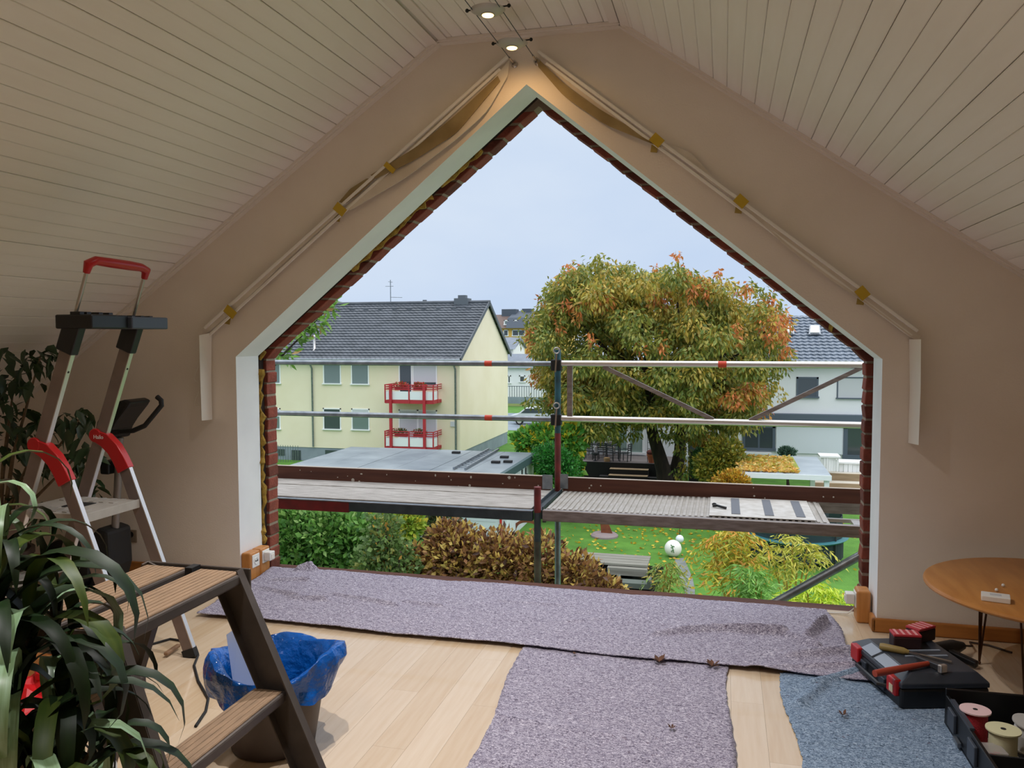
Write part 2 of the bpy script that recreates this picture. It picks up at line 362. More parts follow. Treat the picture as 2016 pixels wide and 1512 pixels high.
def wire_lamp(label, y, tilt=0., power=1., col=(1, .6, .26), size=150):
    xm = (WX0+WX1)/2
    t = thing('wire_lamp', label, 'lamp', (xm, y, WZ), 0, 'halogen dish lamps on the wires')
    b = MB(); b.lathe([(.032, -.012), (.055, -.006), (.078, .006), (.080, .009), (.054, -.001), (.030, -.006)], (0, 0, -.004), 32); b.build('dish', dish_m, t, local=True, smooth=True)
    b = MB(); b.lathe([(.030, -.014), (.031, -.004), (.012, .02)], (0, 0, -.006), 20); b.build('reflector', steel_rod, t, local=True, smooth=True)
    b = MB(); b.lathe([(.0001, -.016), (.014, -.019), (.025, -.017), (.028, -.013)], (0, 0, -.006), 20); b.build('bulb', bulb_m, t, local=True, smooth=True)
    b = MB(); b.tube([(-.10, .004, .012), (0, 0, .010), (.10, -.004, .012)], .0035, 6); b.ball((-.1, .004, .012), .009, 8, 6); b.ball((.1, -.004, .012), .009, 8, 6); b.build('clamp_rod', black_soft, t, local=True)
    L = bpy.data.lights.new('halogen', 'SPOT'); L.energy = LAMP_W*power; L.color = col; L.spot_size = math.radians(size); L.spot_blend = .9; L.shadow_soft_size = .02
    o = bpy.data.objects.new('halogen', L); COL.objects.link(o); o.parent = t; o.location = (0, 0, -.035); o.rotation_euler = (tilt, 0, 0)
    return t
wire_lamp('lit halogen dish lamp hanging on the wires at the top edge', 3.69, 0, 1.)
wire_lamp('halogen dish lamp on the wires close above the gable peak', 4.13, .45, 2.0)
for y_, lb, pw in ((3.0, 'first', 1.2), (2.1, 'second', 1.2), (.5, 'third', .6), (-1.2, 'fourth', .6)):  # unseen lamps added on the wires to lift the room light
    wire_lamp(f'{lb} added dish lamp on the wires out of view to brighten the room', y_, 0, ADDED_LAMPS*pw, (1, .96, .97), 116)

# ------------------------------------------------------------------ folded slat blinds taped along the gable
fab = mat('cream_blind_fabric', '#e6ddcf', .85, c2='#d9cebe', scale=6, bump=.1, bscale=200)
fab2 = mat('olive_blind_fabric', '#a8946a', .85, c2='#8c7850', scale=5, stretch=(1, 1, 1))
tape_faint = mat('clear_yellow_tape', '#b39a4e', .5)
slat_w = mat('pale_slat', '#f0ece2', .7)
def wp(u, v, off=.02): q = at(u, v, GY-off); return q
def rail_bar(b, A, B, off, w, h):
    p, q = wp(*A, off), wp(*B, off); b.bar(p, q, w, h, up=(0, -1, 0))
def smooth_path(pts, off, n=26):
    P = np.array(pts, float); d = np.r_[0, np.cumsum(np.hypot(*np.diff(P, axis=0).T))]; t = np.linspace(0, d[-1], n)
    x = np.interp(t, d, P[:, 0]); y = np.interp(t, d, P[:, 1])
    k = np.ones(3)/3; x[1:-1] = np.convolve(x, k, 'same')[1:-1]; y[1:-1] = np.convolve(y, k, 'same')[1:-1]
    return [wp(a, c, off) for a, c in zip(x, y)]
def blind(label, rails, folds, slat, tapes, hook):
    base = wp(*slat[0]); t = thing('slat_blind', label, 'blind', base, 0, 'blinds taped along the gable edges')
    for A, B, w in rails:
        b = MB(); rail_bar(b, A, B, .030, .016, w); b.build('slat_edge', slat_w, t, bevel=.003)
    for top, bot, off, m in folds:
        b = MB(); b.strip(smooth_path(top, off), smooth_path(bot, off+.012), .006, (0, -1, 0)); b.build('fabric_fold', m, t, smooth=True)
    b = MB(); h_ = len(slat)//2; oa, ob = (.11, .012) if slat[0][0] < 1000 else (.012, .11); A = [wp(*p, oa) for p in slat[0:h_]]; B = [wp(*p, ob) for p in slat[h_:]]
    b.strip(A, B, .004, (0, -1, 0)); b.build('hanging_slat', slat_w, t)
    for p, q, w in tapes:
        b = MB(); rail_bar(b, p, q, .050, w, .004); b.build('tape', yellow_tape, t)
        b = MB(); rail_bar(b, (p[0]+6, p[1]+14), (p[0]+3, p[1]+32), .006, .035, .003); b.build('tape_tail', tape_faint, t)
    for cu, cv in hook:
        pts = [wp(cu+x, cv+y, .02) for x, y in ((0, -14), (-6, 0), (-9, 10), (-6, 16), (0, 15))]
        MB().tube(pts, .0016, 5).build('bead_chain', slat_w, t)
    return t
blind('cream slat blind folded and taped along the left gable slope',
      [((1000, 112), (404, 646), .030), ((985, 136), (412, 660), .012)],
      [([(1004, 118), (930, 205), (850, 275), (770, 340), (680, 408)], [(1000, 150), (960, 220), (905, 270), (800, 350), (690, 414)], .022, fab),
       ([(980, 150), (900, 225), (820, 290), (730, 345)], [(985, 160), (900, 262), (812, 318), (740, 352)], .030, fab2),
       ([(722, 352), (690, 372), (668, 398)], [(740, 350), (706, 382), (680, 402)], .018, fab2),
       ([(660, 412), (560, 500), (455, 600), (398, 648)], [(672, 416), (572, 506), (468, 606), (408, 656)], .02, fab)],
      [(393, 660), (395, 740), (398, 828), (417, 655), (416, 740), (418, 826)],
      [((758, 322), (776, 338), .03), ((660, 404), (678, 420), .05), ((444, 606), (462, 622), .05)], [(391, 735), (391, 785)])
blind('cream slat blind folded and taped along the right gable slope',
      [((1060, 102), (1806, 652), .034), ((1075, 124), (1795, 662), .010)],
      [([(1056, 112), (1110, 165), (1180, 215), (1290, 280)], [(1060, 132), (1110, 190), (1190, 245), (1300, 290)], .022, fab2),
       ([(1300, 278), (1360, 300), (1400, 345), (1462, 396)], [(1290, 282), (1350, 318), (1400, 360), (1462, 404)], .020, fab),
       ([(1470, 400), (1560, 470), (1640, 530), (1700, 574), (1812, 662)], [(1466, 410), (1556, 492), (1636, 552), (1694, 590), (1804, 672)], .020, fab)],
      [(1790, 668), (1791, 770), (1788, 872), (1813, 668), (1812, 770), (1808, 876)],
      [((1284, 268), (1302, 284), .05), ((1450, 388), (1468, 404), .05), ((1690, 568), (1706, 586), .05)], [])
# ------------------------------------------------------------------ scaffold outside the opening
SYB, SYF, DZ = 6.20, 5.45, .322          # back and front standards, deck top
PXB, PXF = -1.233, -1.225
post_grad = [galv, dark_steel, red_paint]
def clamp(b, x, y, z): b.box(x-.045, x+.045, y-.04, y+.04, z-.03, z+.03)
t = thing('scaffold_post', 'tall back scaffold post between the guard rails with red and teal paint', 'post', (PXB, SYB, -5.8), 0, 'scaffold posts')
MB().tube([(PXB, SYB, -5.8), (PXB, SYB, .30)], .0242, 16).build('lower_tube', galv, t, smooth=True)
MB().tube([(PXB, SYB, .30), (PXB, SYB, .76)], .0245, 16).build('red_tube', red_paint, t, smooth=True)
teal = mat('teal_worn_paint', '#1f3a40', .5, c2='#2f6a78', scale=5)
MB().tube([(PXB, SYB, .76), (PXB, SYB, 1.40)], .0243, 16).build('upper_tube', teal, t, smooth=True)
for z in (.87, 1.29):
    b = MB(); b.box(PXB-.05, PXB+.03, SYB-.032, SYB+.03, z-.05, z+.035); b.build('coupler', black_soft, t, bevel=.008)
    b = MB(); ring = [(PXB+.0+.022*math.cos(a), SYB-.045, z+.105+.022*math.sin(a)) for a in np.linspace(0, 2*PI, 17)]
    b.tube(ring, .006, 6); b.bar((PXB, SYB-.045, z+.085), (PXB-.01, SYB-.045, z-.06), .012, .005, up=(0, 1, 0)); b.build('wedge_pin', steel_rod, t, smooth=True)
t = thing('scaffold_post', 'short front scaffold post ending just above the deck', 'post', (PXF, SYF, -5.8), 0, 'scaffold posts')
MB().tube([(PXF, SYF, -5.8), (PXF, SYF, .10)], .0242, 16).build('lower_tube', mat('muddy_steel', '#6d6a5c', .6, .3, c2='#4c4a44', scale=9), t, smooth=True)
MB().tube([(PXF, SYF, .10), (PXF, SYF, .30)], .0244, 16).build('blue_tube', dark_steel, t, smooth=True)
MB().tube([(PXF, SYF, .30), (PXF, SYF, .475)], .0246, 16).build('red_top', red_paint, t, smooth=True)
b = MB(); b.box(PXF-.03, PXF+.03, SYF+.02, SYB-.02, .25, .31); b.box(PXF-.034, PXF-.028, SYF+.02, SYB-.02, .31, .335); b.box(PXF+.028, PXF+.034, SYF+.02, SYB-.02, .31, .335)
tag(b.build('scaffold_transom', dark_steel), 'dark steel cross bar joining the two scaffold posts', 'scaffold bar')
XS0, XS1 = -5.2, 2.2
orange = mat('orange_tape', '#d0452a', .5)
for lb, z, tp in (('upper grey guard rail tube across the left bay', 1.292, 962), ('lower grey guard rail tube across the left bay', .865, 962)):
    t = thing('guard_rail', lb, 'guard rail', (-3.2, SYB, z), 0, 'scaffold guard rails')
    MB().tube([(XS0, SYB, z), (PXB-.05, SYB, z)], .0215, 14).build('tube', galv, t, smooth=True)
    xt = at(tp, 720, SYB).x; MB().tube([(xt-.03, SYB, z), (xt+.03, SYB, z)], .0225, 14).build('tape', orange, t, smooth=True)
t = thing('lattice_guard_rail', 'aluminium guard frame with diagonal struts across the right bay', 'guard rail', (.3, SYB, .86))
for z in (1.295, .872):
    MB().tube([(PXB+.03, SYB, z), (XS1, SYB, z)], .0235, 16).build('rail', alu_br if z > 1 else alu_br, t, smooth=True)
p = at(1122, 770, SYB); MB().box(p.x-.02, p.x+.02, SYB-.012, SYB+.012, .89, 1.275).build('upright', alu, t)
for A, B in (((1188, 722), (1404, 826)), ((1476, 828), (1700, 722))):
    MB().bar(at(*A, SYB), at(*B, SYB), .03, .024, up=(0, 1, 0)).build('strut', alu, t)
xt = at(1422, 720, SYB).x; MB().tube([(xt-.03, SYB, 1.295), (xt+.03, SYB, 1.295)], .0242, 14).build('tape', orange, t, smooth=True)
t = thing('toe_board', 'brown toe board with plaster splashes along the left deck', 'toe board', (-3.2, SYB-.03, DZ), 0, 'scaffold toe boards')
MB().box(XS0, PXB-.05, SYB-.05, SYB-.02, .30, .428).build('board', toe_brown, t, bevel=.003)
MB().box(XS0, PXB-.05, SYB-.051, SYB-.019, .427, .431).build('worn_edge', mat('worn_wood_edge', '#b9aca0', .8), t)
spl = mat('plaster_splash', '#b9b0a4', .9)
b = MB(); rs = random.Random(3)
for k in range(26):
    x = -3.5+rs.random()*2.2; z = .31+rs.random()*.1; r = .003+.012*rs.random()**3
    b.lathe([(r, 0), (r*.6, .0015)], (x, SYB-.05, z), 7, Matrix.Rotation(PI/2, 4, 'X')@Matrix.Diagonal((1, rs.uniform(.5, 1.6), 1, 1)))
b.build('plaster_splashes', spl, t)['kind'] = 'stuff'
MB().box(PXB-.11, PXB-.03, SYB-.055, SYB-.05, .33, .44).build('end_bracket', galv, t)
t = thing('toe_board', 'dark brown toe board along the right deck', 'toe board', (.4, SYB-.03, DZ), 0, 'scaffold toe boards')
MB().box(PXB+.05, XS1, SYB-.05, SYB-.02, .295, .425).build('board', toe_brown, t, bevel=.003)
MB().box(PXB+.05, XS1, SYB-.051, SYB-.019, .424, .428).build('worn_edge', MATS['worn_wood_edge'], t)
MB().box(PXB+.03, PXB+.09, SYB-.055, SYB-.05, .34, .45).build('end_bracket', galv, t)
b = MB()
for k in range(9):
    x = -1.0+rs.random()*1.8; z = .31+rs.random()*.1; r = .003+.006*rs.random()
    b.lathe([(r, 0), (r*.6, .0015)], (x, SYB-.05, z), 7, Matrix.Rotation(PI/2, 4, 'X'))
b.build('plaster_splashes', spl, t)['kind'] = 'stuff'
deck_wood = mat('weathered_deck_board', '#938d86', .9, c2='#bdb8b2', scale=9, stretch=(.8, 6, 6), bump=.6, bscale=40, lo=.3, hi=.6)
deck_alu = mat('grimy_aluminium_deck', '#b9b5b0', .6, .35, c2='#a39c92', scale=7, bump=.2, bscale=30)
t = thing('scaffold_deck', 'weathered wooden scaffold deck with red and dark edge beam', 'scaffold deck', (-3.2, 5.8, DZ), 0, 'scaffold decks')
for k in range(3):
    y0 = SYF+.02+k*.232; MB().box(XS0, PXB-.04, y0, y0+.228, DZ-.035, DZ-.004*(k == 1)).build('deck_board', deck_wood, t, bevel=.003)
xr = at(690, 990, SYF).x
MB().box(XS0, xr, SYF-.03, SYF+.018, .232, .308).build('red_edge_beam', mat('red_edge_paint', '#8a2226', .55, c2='#6d1c20', scale=10), t, bevel=.004)
MB().box(xr, PXF-.03, SYF-.03, SYF+.018, .242, .31).build('dark_edge_beam', dark_steel, t, bevel=.004)
MB().box(XS0, PXF-.03, SYF-.032, SYF+.018, .308, .314).build('edge_strip', galv, t)
MB().box(XS0, PXB-.04, SYB-.07, SYB-.02, .23, .30).build('rear_beam', dark_steel, t)
t = thing('scaffold_deck', 'ribbed aluminium scaffold deck of the right bay', 'scaffold deck', (.4, 5.8, DZ), 0, 'scaffold decks')
XD1 = .66
MB().box(PXF+.05, XD1, SYF+.02, SYB-.06, DZ-.012, DZ-.004).build('plate', deck_alu, t)
b = MB(); b.box(-.009, .009, 0, SYB-.06-SYF-.03, 0, .007); rb = b.build('rib', deck_alu, t, local=True); rme = rb.data; bpy.data.objects.remove(rb)
x = PXF+.07
while x < XD1-.02: inst(rme, 'rib', t, loc=Vector((x, SYF+.025, DZ-.004))-Vector((.4, 5.8, DZ))); x += .038
MB().box(PXF+.04, XS1, SYF-.03, SYF+.018, .247, .322).build('front_beam', alu, t, bevel=.004)
MB().box(PXF+.04, XS1, SYB-.06, SYB-.052+.03, .247, .322).build('rear_beam', alu, t)
MB().box(PXF+.05, XS1, SYF+.33, SYF+.36, .262, .285).build('middle_beam', alu_br, t)
MB().box(XD1+.16, XD1+.21, SYF+.02, SYF+.3, .262, .29).build('cross_beam', alu_br, t)
t = thing('hatch_cover', 'thin aluminium hatch cover with grey grip strips on the right deck', 'hatch', (.2, 5.75, DZ+.01))
p0, p1 = at(1396, 1020, SYF+.05), at(1600, 1025, SYF+.05)
MB().box(p0.x, p1.x+.02, SYF+.03, SYB-.08, DZ+.006, DZ+.011).build('sheet', mat('pale_sheet_metal', '#d4d1cc', .55, .2, c2='#bdb8b0', scale=12), t, bevel=.001)
strip_m = mat('grey_grip_strip', '#70747c', .9)
for u in (1448, 1512, 1572):
    x = at(u, 1010, SYF+.3).x; MB().box(x-.028, x+.028, SYF+.10, SYB-.12, DZ+.011, DZ+.014).build('grip_strip', strip_m, t)
t = thing('deck_latch', 'small black plastic latch lying on the hatch cover', 'latch', atz(1412, 1000, DZ+.013)); q = t.location
MB().tube([q+Vector((-.03, .01, .01)), q+Vector((0, .02, .012)), q+Vector((.03, -.01, .01)), q+Vector((.06, -.02, .006))], .009, 7).build('strap', black_pl, t); MB().ball(q+Vector((-.02, .05, .014)), (.016, .012, .012), 8, 6).build('knob', black_pl, t)
b = MB(); b.tube([at(1440, 1234, SYF-.0), at(1780, 1046, SYF)], .027, 14); tag(b.build('scaffold_brace', galv, smooth=True), 'grey diagonal scaffold tube below the right deck', 'scaffold bar')

# ------------------------------------------------------------------ felt blankets on the floor
def feltmat(name, a, b_, c_, sc=80):
    m = bpy.data.materials.new(name); m.use_nodes = True; nt = m.node_tree; bs = nt.nodes['Principled BSDF']; bs.inputs['Roughness'].default_value = 1; bs.inputs['Specular IOR Level'].default_value = .1
    tc = N(nt, 'ShaderNodeTexCoord'); mp = N(nt, 'ShaderNodeMapping'); mp.inputs['Scale'].default_value = (1, 2.2, 1); mp.inputs['Rotation'].default_value = (0, 0, .5)
    wv = N(nt, 'ShaderNodeTexNoise'); wv.inputs['Scale'].default_value = sc; wv.inputs['Detail'].default_value = 6; wv.inputs['Distortion'].default_value = 1.5; wv.inputs['Roughness'].default_value = .7
    rp = N(nt, 'ShaderNodeValToRGB'); e = rp.color_ramp.elements; e[0].position = .38; e[0].color = C(a); e[1].position = .62; e[1].color = C(c_); k = e.new(.5); k.color = C(b_)
    n2 = N(nt, 'ShaderNodeTexNoise'); n2.inputs['Scale'].default_value = 55; n2.inputs['Detail'].default_value = 2
    r2 = N(nt, 'ShaderNodeValToRGB'); r2.color_ramp.elements[0].position = .68; r2.color_ramp.elements[1].position = .74; r2.color_ramp.elements[0].color = (0, 0, 0, 1); r2.color_ramp.elements[1].color = (.55, .55, .55, 1)
    mx = N(nt, 'ShaderNodeMix', data_type='RGBA'); mx.inputs[7].default_value = C('#4a2434')
    bp = N(nt, 'ShaderNodeBump'); bp.inputs['Strength'].default_value = .6; bp.inputs['Distance'].default_value = .004
    L = nt.links.new
    L(tc.outputs['Object'], mp.inputs[0]); L(mp.outputs[0], wv.inputs['Vector']); L(wv.outputs['Fac'], rp.inputs[0]); L(tc.outputs['Object'], n2.inputs['Vector']); L(n2.outputs['Fac'], r2.inputs[0])
    L(r2.outputs[0], mx.inputs[0]); L(rp.outputs[0], mx.inputs[6]); L(mx.outputs[2], bs.inputs['Base Color']); L(wv.outputs['Fac'], bp.inputs['Height']); L(bp.outputs[0], bs.inputs['Normal'])
    return m
felt_v = feltmat('lilac_grey_felt', '#4c4656', '#9a94a6', '#dcd8e2')
felt_b = feltmat('blue_grey_felt', '#3a4858', '#7a90a8', '#b8cadc')
def seg_d(p, a, c):
    d = c-a; t = max(0, min(1, (p-a).dot(d)/max(d.dot(d), 1e-9))); return (p-(a+d*t)).length, t
def felt(name, label, corners, nu, nv, base, ridges, m, amp=.004, seed=1, edge=.008):
    A, B, Cc, D = [Vector((c[0], c[1])) for c in corners]       # back-left, back-right, front-right, front-left
    rs = random.Random(seed); vs = []
    for j in range(nv+1):
        for i in range(nu+1):
            s, t_ = i/nu, j/nv; p = (A*(1-s)+B*s)*(1-t_)+(D*(1-s)+Cc*s)*t_
            if i in (0, nu): p = p+Vector((rs.uniform(-edge, edge)*.4+.012*math.sin(j*.11+seed), 0))
            if j in (0, nv): p = p+Vector((0, rs.uniform(-edge, edge)*.4+.008*math.sin(i*.07+seed)))
            h = base+amp*(1+wob((p.x, p.y, 0), 1, 7, seed))+amp*.6*(1+wob((p.x, p.y*2.5, 0), 1, 17, seed+2))
            rg = 0.
            for ra, rc, hh, w_ in ridges:
                d, tt = seg_d(p, Vector(ra), Vector(rc)); rg = max(rg, hh*math.exp(-(d/w_)**2)*(.85+.15*math.sin(tt*4+seed)))
            vs.append((p.x, p.y, h+rg))
    fs = [(j*(nu+1)+i, j*(nu+1)+i+1, (j+1)*(nu+1)+i+1, (j+1)*(nu+1)+i) for j in range(nv) for i in range(nu)]
    b = MB(); b.add(vs, fs); o = b.build(name, m, smooth=True); o.data.polygons.foreach_set('use_smooth', [True]*len(o.data.polygons))
    sd = o.modifiers.new('thickness', 'SOLIDIFY'); sd.thickness = .004; sd.offset = 1
    return tag(o, label, 'blanket', 'felt blankets on the floor')
g = lambda u, v: tuple(atz(u, v, 0))[:2]
felt('felt_blanket', 'lilac grey felt strip running from the opening towards the viewer', [(-.93, 3.95), (.03, 3.95), (.065, 1.9), (-.80, 1.9)], 60, 110, .002,
     [((-.83, 3.05), (-.4, 3.0), .012, .02), ((-.8, 2.72), (-.25, 2.66), .010, .018), ((-.1, 3.4), (.0, 3.2), .008, .03)], felt_v, .003, 2)
runner = felt('felt_blanket', 'wide lilac grey felt runner laid along the open gable', [(-2.80, 4.70), (.56, 4.665), (.62, 3.74), (-2.74, 3.80)], 260, 90, .014,
     [(g(1290, 1258), g(1400, 1248), .030, .020), (g(1400, 1248), g(1545, 1256), .045, .022), (g(1545, 1256), g(1610, 1285), .035, .022), (g(1560, 1300), g(1680, 1290), .03, .03),
      (g(545, 1150), g(610, 1150), .020, .018), (g(575, 1185), g(640, 1188), .022, .018), (g(660, 1178), g(780, 1200), .018, .018), (g(800, 1192), g(870, 1202), .016, .016),
      (g(590, 1130), g(625, 1126), .055, .025), (g(1590, 1262), g(1622, 1236), .06, .022), (g(520, 1165), g(600, 1185), .02, .02), (g(990, 1190), g(1100, 1200), .010, .02), (g(1480, 1325), g(1680, 1318), .015, .02), (g(1100, 1235), g(1180, 1225), .008, .02)], felt_v, .004, 5)
felt('felt_blanket', 'blue grey felt lying under the toolboxes', [g(1533, 1328), (1.02, 4.05), (1.36, 2.6), (.285, 2.6)], 60, 80, .001,
     [(g(1600, 1352), g(1690, 1328), .035, .022), (g(1575, 1390), g(1620, 1350), .028, .02)]+[(g(1545+i*9, 1362+i*26), g(1660+i*30, 1350+i*30+(i % 2)*14), .007, .010) for i in range(6)]+[(g(1720, 1370+i*22), g(1790+i*20, 1366+i*22), .006, .010) for i in range(5)], felt_b, .002, 9)
leaf_br = mat('dry_leaf', '#4a3020', .8, c2='#6a4630', scale=20)
for k, (u, v, s_, lb) in enumerate(((1298, 1303, .035, 'dark crumpled dry leaf in the middle of the felt strip'), (1402, 1312, .035, 'dry leaf clump beside the pale floor gap'), (1660, 1408, .02, 'tiny dry leaf on the blue grey felt'), (1322, 1434, .016, 'small brown seed near the front of the felt strip'), (1130, 1288, .014, 'tiny reddish leaf scrap on the felt strip'))):
    q = atz(u, v, .018); b = MB(); rs2 = random.Random(k)
    for i in range(7):
        a = i*.9+rs2.random(); d = Vector((math.cos(a), math.sin(a), .4+.6*rs2.random())); e = d.cross(Vector((0, 0, 1))).normalized()
        b.add([q, q+d*s_*.6+e*s_*.3, q+d*s_, q+d*s_*.6-e*s_*.3], [(0, 1, 2), (0, 2, 3)])
    tag(b.build('dry_leaf', leaf_br, fixn=False), lb, 'leaf', 'dry leaves on the felt')

# ------------------------------------------------------------------ bronze double step stool (foreground)
bronze = mat('bronze_anodised_aluminium', '#5e5650', .42, .35, c2='#4c4540', scale=7, spec=.4)
bronze_d = mat('dusty_step_cover', '#7f6850', .7, c2='#8e7459', scale=14, stretch=(6, 1, 6), bump=.15)
ST = thing('step_stool', 'bronze aluminium double step stool with ribbed treads beside the bin', 'step ladder', (-1.515, 1.83, 0))
H = .82; TAN = .385; TOPX = .165; Y0, Y1 = -.25, .27
def rail_x(z): return TOPX+(H-z)*TAN
for sx in (1, -1):
    for y in (Y0, Y1):
        p = Vector((sx*(rail_x(H)-.048), y, H-.01)); q = Vector((sx*(rail_x(0)-.048), y+(.05 if y > 0 else -.05), .03))
        d = (q-p).normalized()
        # U-section rail: web with two flanges
        b = MB(); b.bar(p, q, .006, .092, up=(sx*1., 0, .0)); sidev = -1 if y > 0 else 1
        n_ = Vector((sx, 0, 0))-d*(Vector((sx, 0, 0)).dot(d)); n_.normalize()
        for s2 in (-1, 1):
            o_ = n_*(s2*.045)+Vector((0, sidev*.014, 0)); b.bar(p+o_, q+o_, .028, .004, up=tuple(n_))
        r_ = b.build('rail', bronze, ST, local=True)
        MB().bar(q-d*.03, q+d*.028, .016, .07, up=(sx*1., 0, 0)).build('rubber_foot', black_soft, r_, local=True)
def tread(xc, z, w_, y0, y1, name):
    t_ = MB().box(xc-w_/2, xc+w_/2, y0, y1, z-.036, z-.004).build(name, bronze, ST, local=True, bevel=.006)
    MB().box(xc-w_/2+.008, xc+w_/2-.008, y0+.012, y1-.012, z-.005, z-.0015).build('grip_plate', bronze_d, t_, local=True)
    k = max(4, int((w_-.03)/.015))
    for i in range(k):
        x = xc-w_/2+.015+i*(w_-.03)/(k-1); MB().box(x-.0045, x+.0045, y0+.014, y1-.014, z-.002, z-.0004).build('rib', bronze_d, t_, local=True)
for sx in (1, -1):
    tread(sx*.092, H, .150, Y0-.005, Y1+.005, 'top_tread')
    tread(sx*(rail_x(.475)-.06), .475, .105, Y0-.005, Y1+.01, 'step')
    tread(sx*(rail_x(.155)-.06), .155, .105, Y0-.025, Y1+.03, 'step')
for y in (Y0-.018, Y1+.010):
    MB().box(-.178, .178, y, y+.008, H-.06, H+.004).build('end_cap', bronze, ST, local=True, bevel=.003)
MB().box(-.012, .012, Y1-.03, Y1+.012, H-.02, H+.006).build('hinge', black_soft, ST, local=True)

# ------------------------------------------------------------------ household ladder with tool tray
LD = thing('platform_ladder', 'tall aluminium platform ladder with red joints and red top handle', 'ladder', (-2.8, 3.12, 0))
yl, yr = 2.94, 3.30
rail_in = mat('ladder_rail_face', '#8d7f78', .45, .5, c2='#7b6d67', scale=6)
def lx(z): return -2.68-(1.47-z)*.3775        # long rail
def sx_(z): return -2.556+(.463-z)*.383       # short rail
for y, s2 in ((yl, -1), (yr, 1)):
    p, q = Vector((lx(1.50)-.03, y, 1.50)), Vector((lx(.02)-.03, y, .02)); d = (q-p).normalized(); n_ = Vector((1, 0, 0))-d*d.x; n_.normalize()
    o = MB().bar(p, q, .02, .062, up=tuple(n_)).build('long_rail', rail_in, LD, bevel=.002)
    MB().bar(p+n_*.032, q+n_*.032, .022, .004, up=tuple(n_)).build('edge_strip', alu_br, o)
    for z in (1.455, 1.355):
        MB().ball((lx(z)+.004, y, z), .006, 8, 6).build('rivet', black_soft, o)
    MB().bar(q-d*.02, q+d*.02, .03, .07, up=tuple(n_)).build('foot', black_soft, o)
    p, q = Vector((sx_(.90)-.03, y, .90)), Vector((sx_(.02)-.03, y, .02)); d = (q-p).normalized(); n_ = Vector((1, 0, 0))-d*d.x; n_.normalize()
    o = MB().bar(p, q, .02, .058, up=tuple(n_)).build('short_rail', rail_in, LD, bevel=.002)
    MB().bar(p+n_*.030, q+n_*.030, .022, .005, up=tuple(n_)).build('edge_strip', alu_br, o)
    MB().bar(q-d*.02, q+d*.02, .03, .066, up=tuple(n_)).build('foot', black_soft, o)
    # red joint: curved horn from the long rail pivot down to the short rail
    C0 = [Vector((-2.895, y, 1.035)), Vector((-2.845, y, 1.015)), Vector((-2.80, y, .975)), Vector((-2.77, y, .93)), Vector((sx_(.875)-.028, y, .875))]
    b = MB(); rad = .034
    A = []; B = []
    for i, c_ in enumerate(C0):
        d = (C0[min(i+1, 4)]-C0[max(i-1, 0)]).normalized(); nn = Vector((-d.z, 0, d.x)); wd = .034 if i else .028
        A.append(c_+nn*wd+Vector((0, -.020, 0))); B.append(c_-nn*wd+Vector((0, -.020, 0)))
    b.strip(A, B, .040, (0, 1, 0)); b.lathe([(.033, -.021), (.033, .021)], (-2.895, y, 1.037), 20, Matrix.Rotation(PI/2, 4, 'X'))
    j = b.build('red_joint', red_pl, LD, smooth=True, bevel=.003)
    if s2 > 0:
        cu = bpy.data.curves.new('lettering', 'FONT'); cu.body = 'Hailo'; cu.size = .026; cu.extrude = .0006; cu.align_x = 'CENTER'
        to = bpy.data.objects.new('tmp', cu); COL.objects.link(to); dg = bpy.context.evaluated_depsgraph_get(); me = bpy.data.meshes.new_from_object(to.evaluated_get(dg)); bpy.data.objects.remove(to)
        me.materials.clear(); me.materials.append(white_pl)
        lo_ = inst(me, 'lettering', j, Matrix.Translation(Vector((-2.872, y-.0225, 1.022))-LD.location) @ Matrix.Rotation(PI/2, 4, 'X')); lo_['label'] = 'white lettering reading Hailo'
grey_step = mat('grey_step_plastic', '#a7a39b', .6, c2='#969289', scale=9)
pl = MB().box(-3.06, -2.668, yl+.012, yr-.012, .705, .738).build('platform', grey_step, LD, bevel=.004)
MB().box(-2.672, -2.664, yl-.004, yr+.004, .70, .74).build('front_lip', grey_step, pl, bevel=.002)
for i in range(6):
    for yy in (yl+.07, yr-.07): MB().box(-3.02+i*.055, -2.995+i*.055, yy-.045, yy+.045, .737, .742).build('tread_bar', grey_step, pl)
MB().box(-2.90, -2.80, 3.06, 3.17, .7375, .7405).build('label_plate', black_soft, pl)
for z in (.41, .13):
    st = MB().box(lx(z)-.09, lx(z)+.02, yl+.012, yr-.012, z-.03, z).build('step', grey_step, LD, bevel=.004)
    for i in range(5): MB().box(lx(z)-.08+i*.02, lx(z)-.07+i*.02, yl+.03, yr-.03, z-.001, z+.003).build('tread_bar', grey_step, st)
for y in (yl, yr): MB().bar((lx(1.44)-.032, y, 1.44), (lx(1.56)-.03, y, 1.56), .045, .085, up=(1, 0, 0)).build('rail_collar', black_pl, LD, bevel=.006)
tr = MB().box(-2.75, -2.565, yl-.03, yl+.19, 1.540, 1.600).build('tray_end', black_pl, LD, bevel=.006)
tr2 = MB().box(-2.74, -2.545, yl+.19, yr+.075, 1.540, 1.595).build('tool_tray', grey_pl, LD, bevel=.006)
for y in (yl-.01, yl+.03, yl+.10, yl+.16): MB().box(-2.68, -2.63, y-.012, y+.014, 1.598, 1.612).build('tool_holder', black_pl, tr, bevel=.002)
for y in (yr-.09, yr-.03, yr+.03): MB().box(-2.70, -2.60, y-.014, y+.010, 1.592, 1.602).build('tool_slot', black_pl, tr2, bevel=.002)
for y in (yl+.005, yr): MB().tube([(-2.695, y, 1.55), (-2.605, y, 1.80)], .0085, 12).build('handle_post', steel_rod, LD, smooth=True)
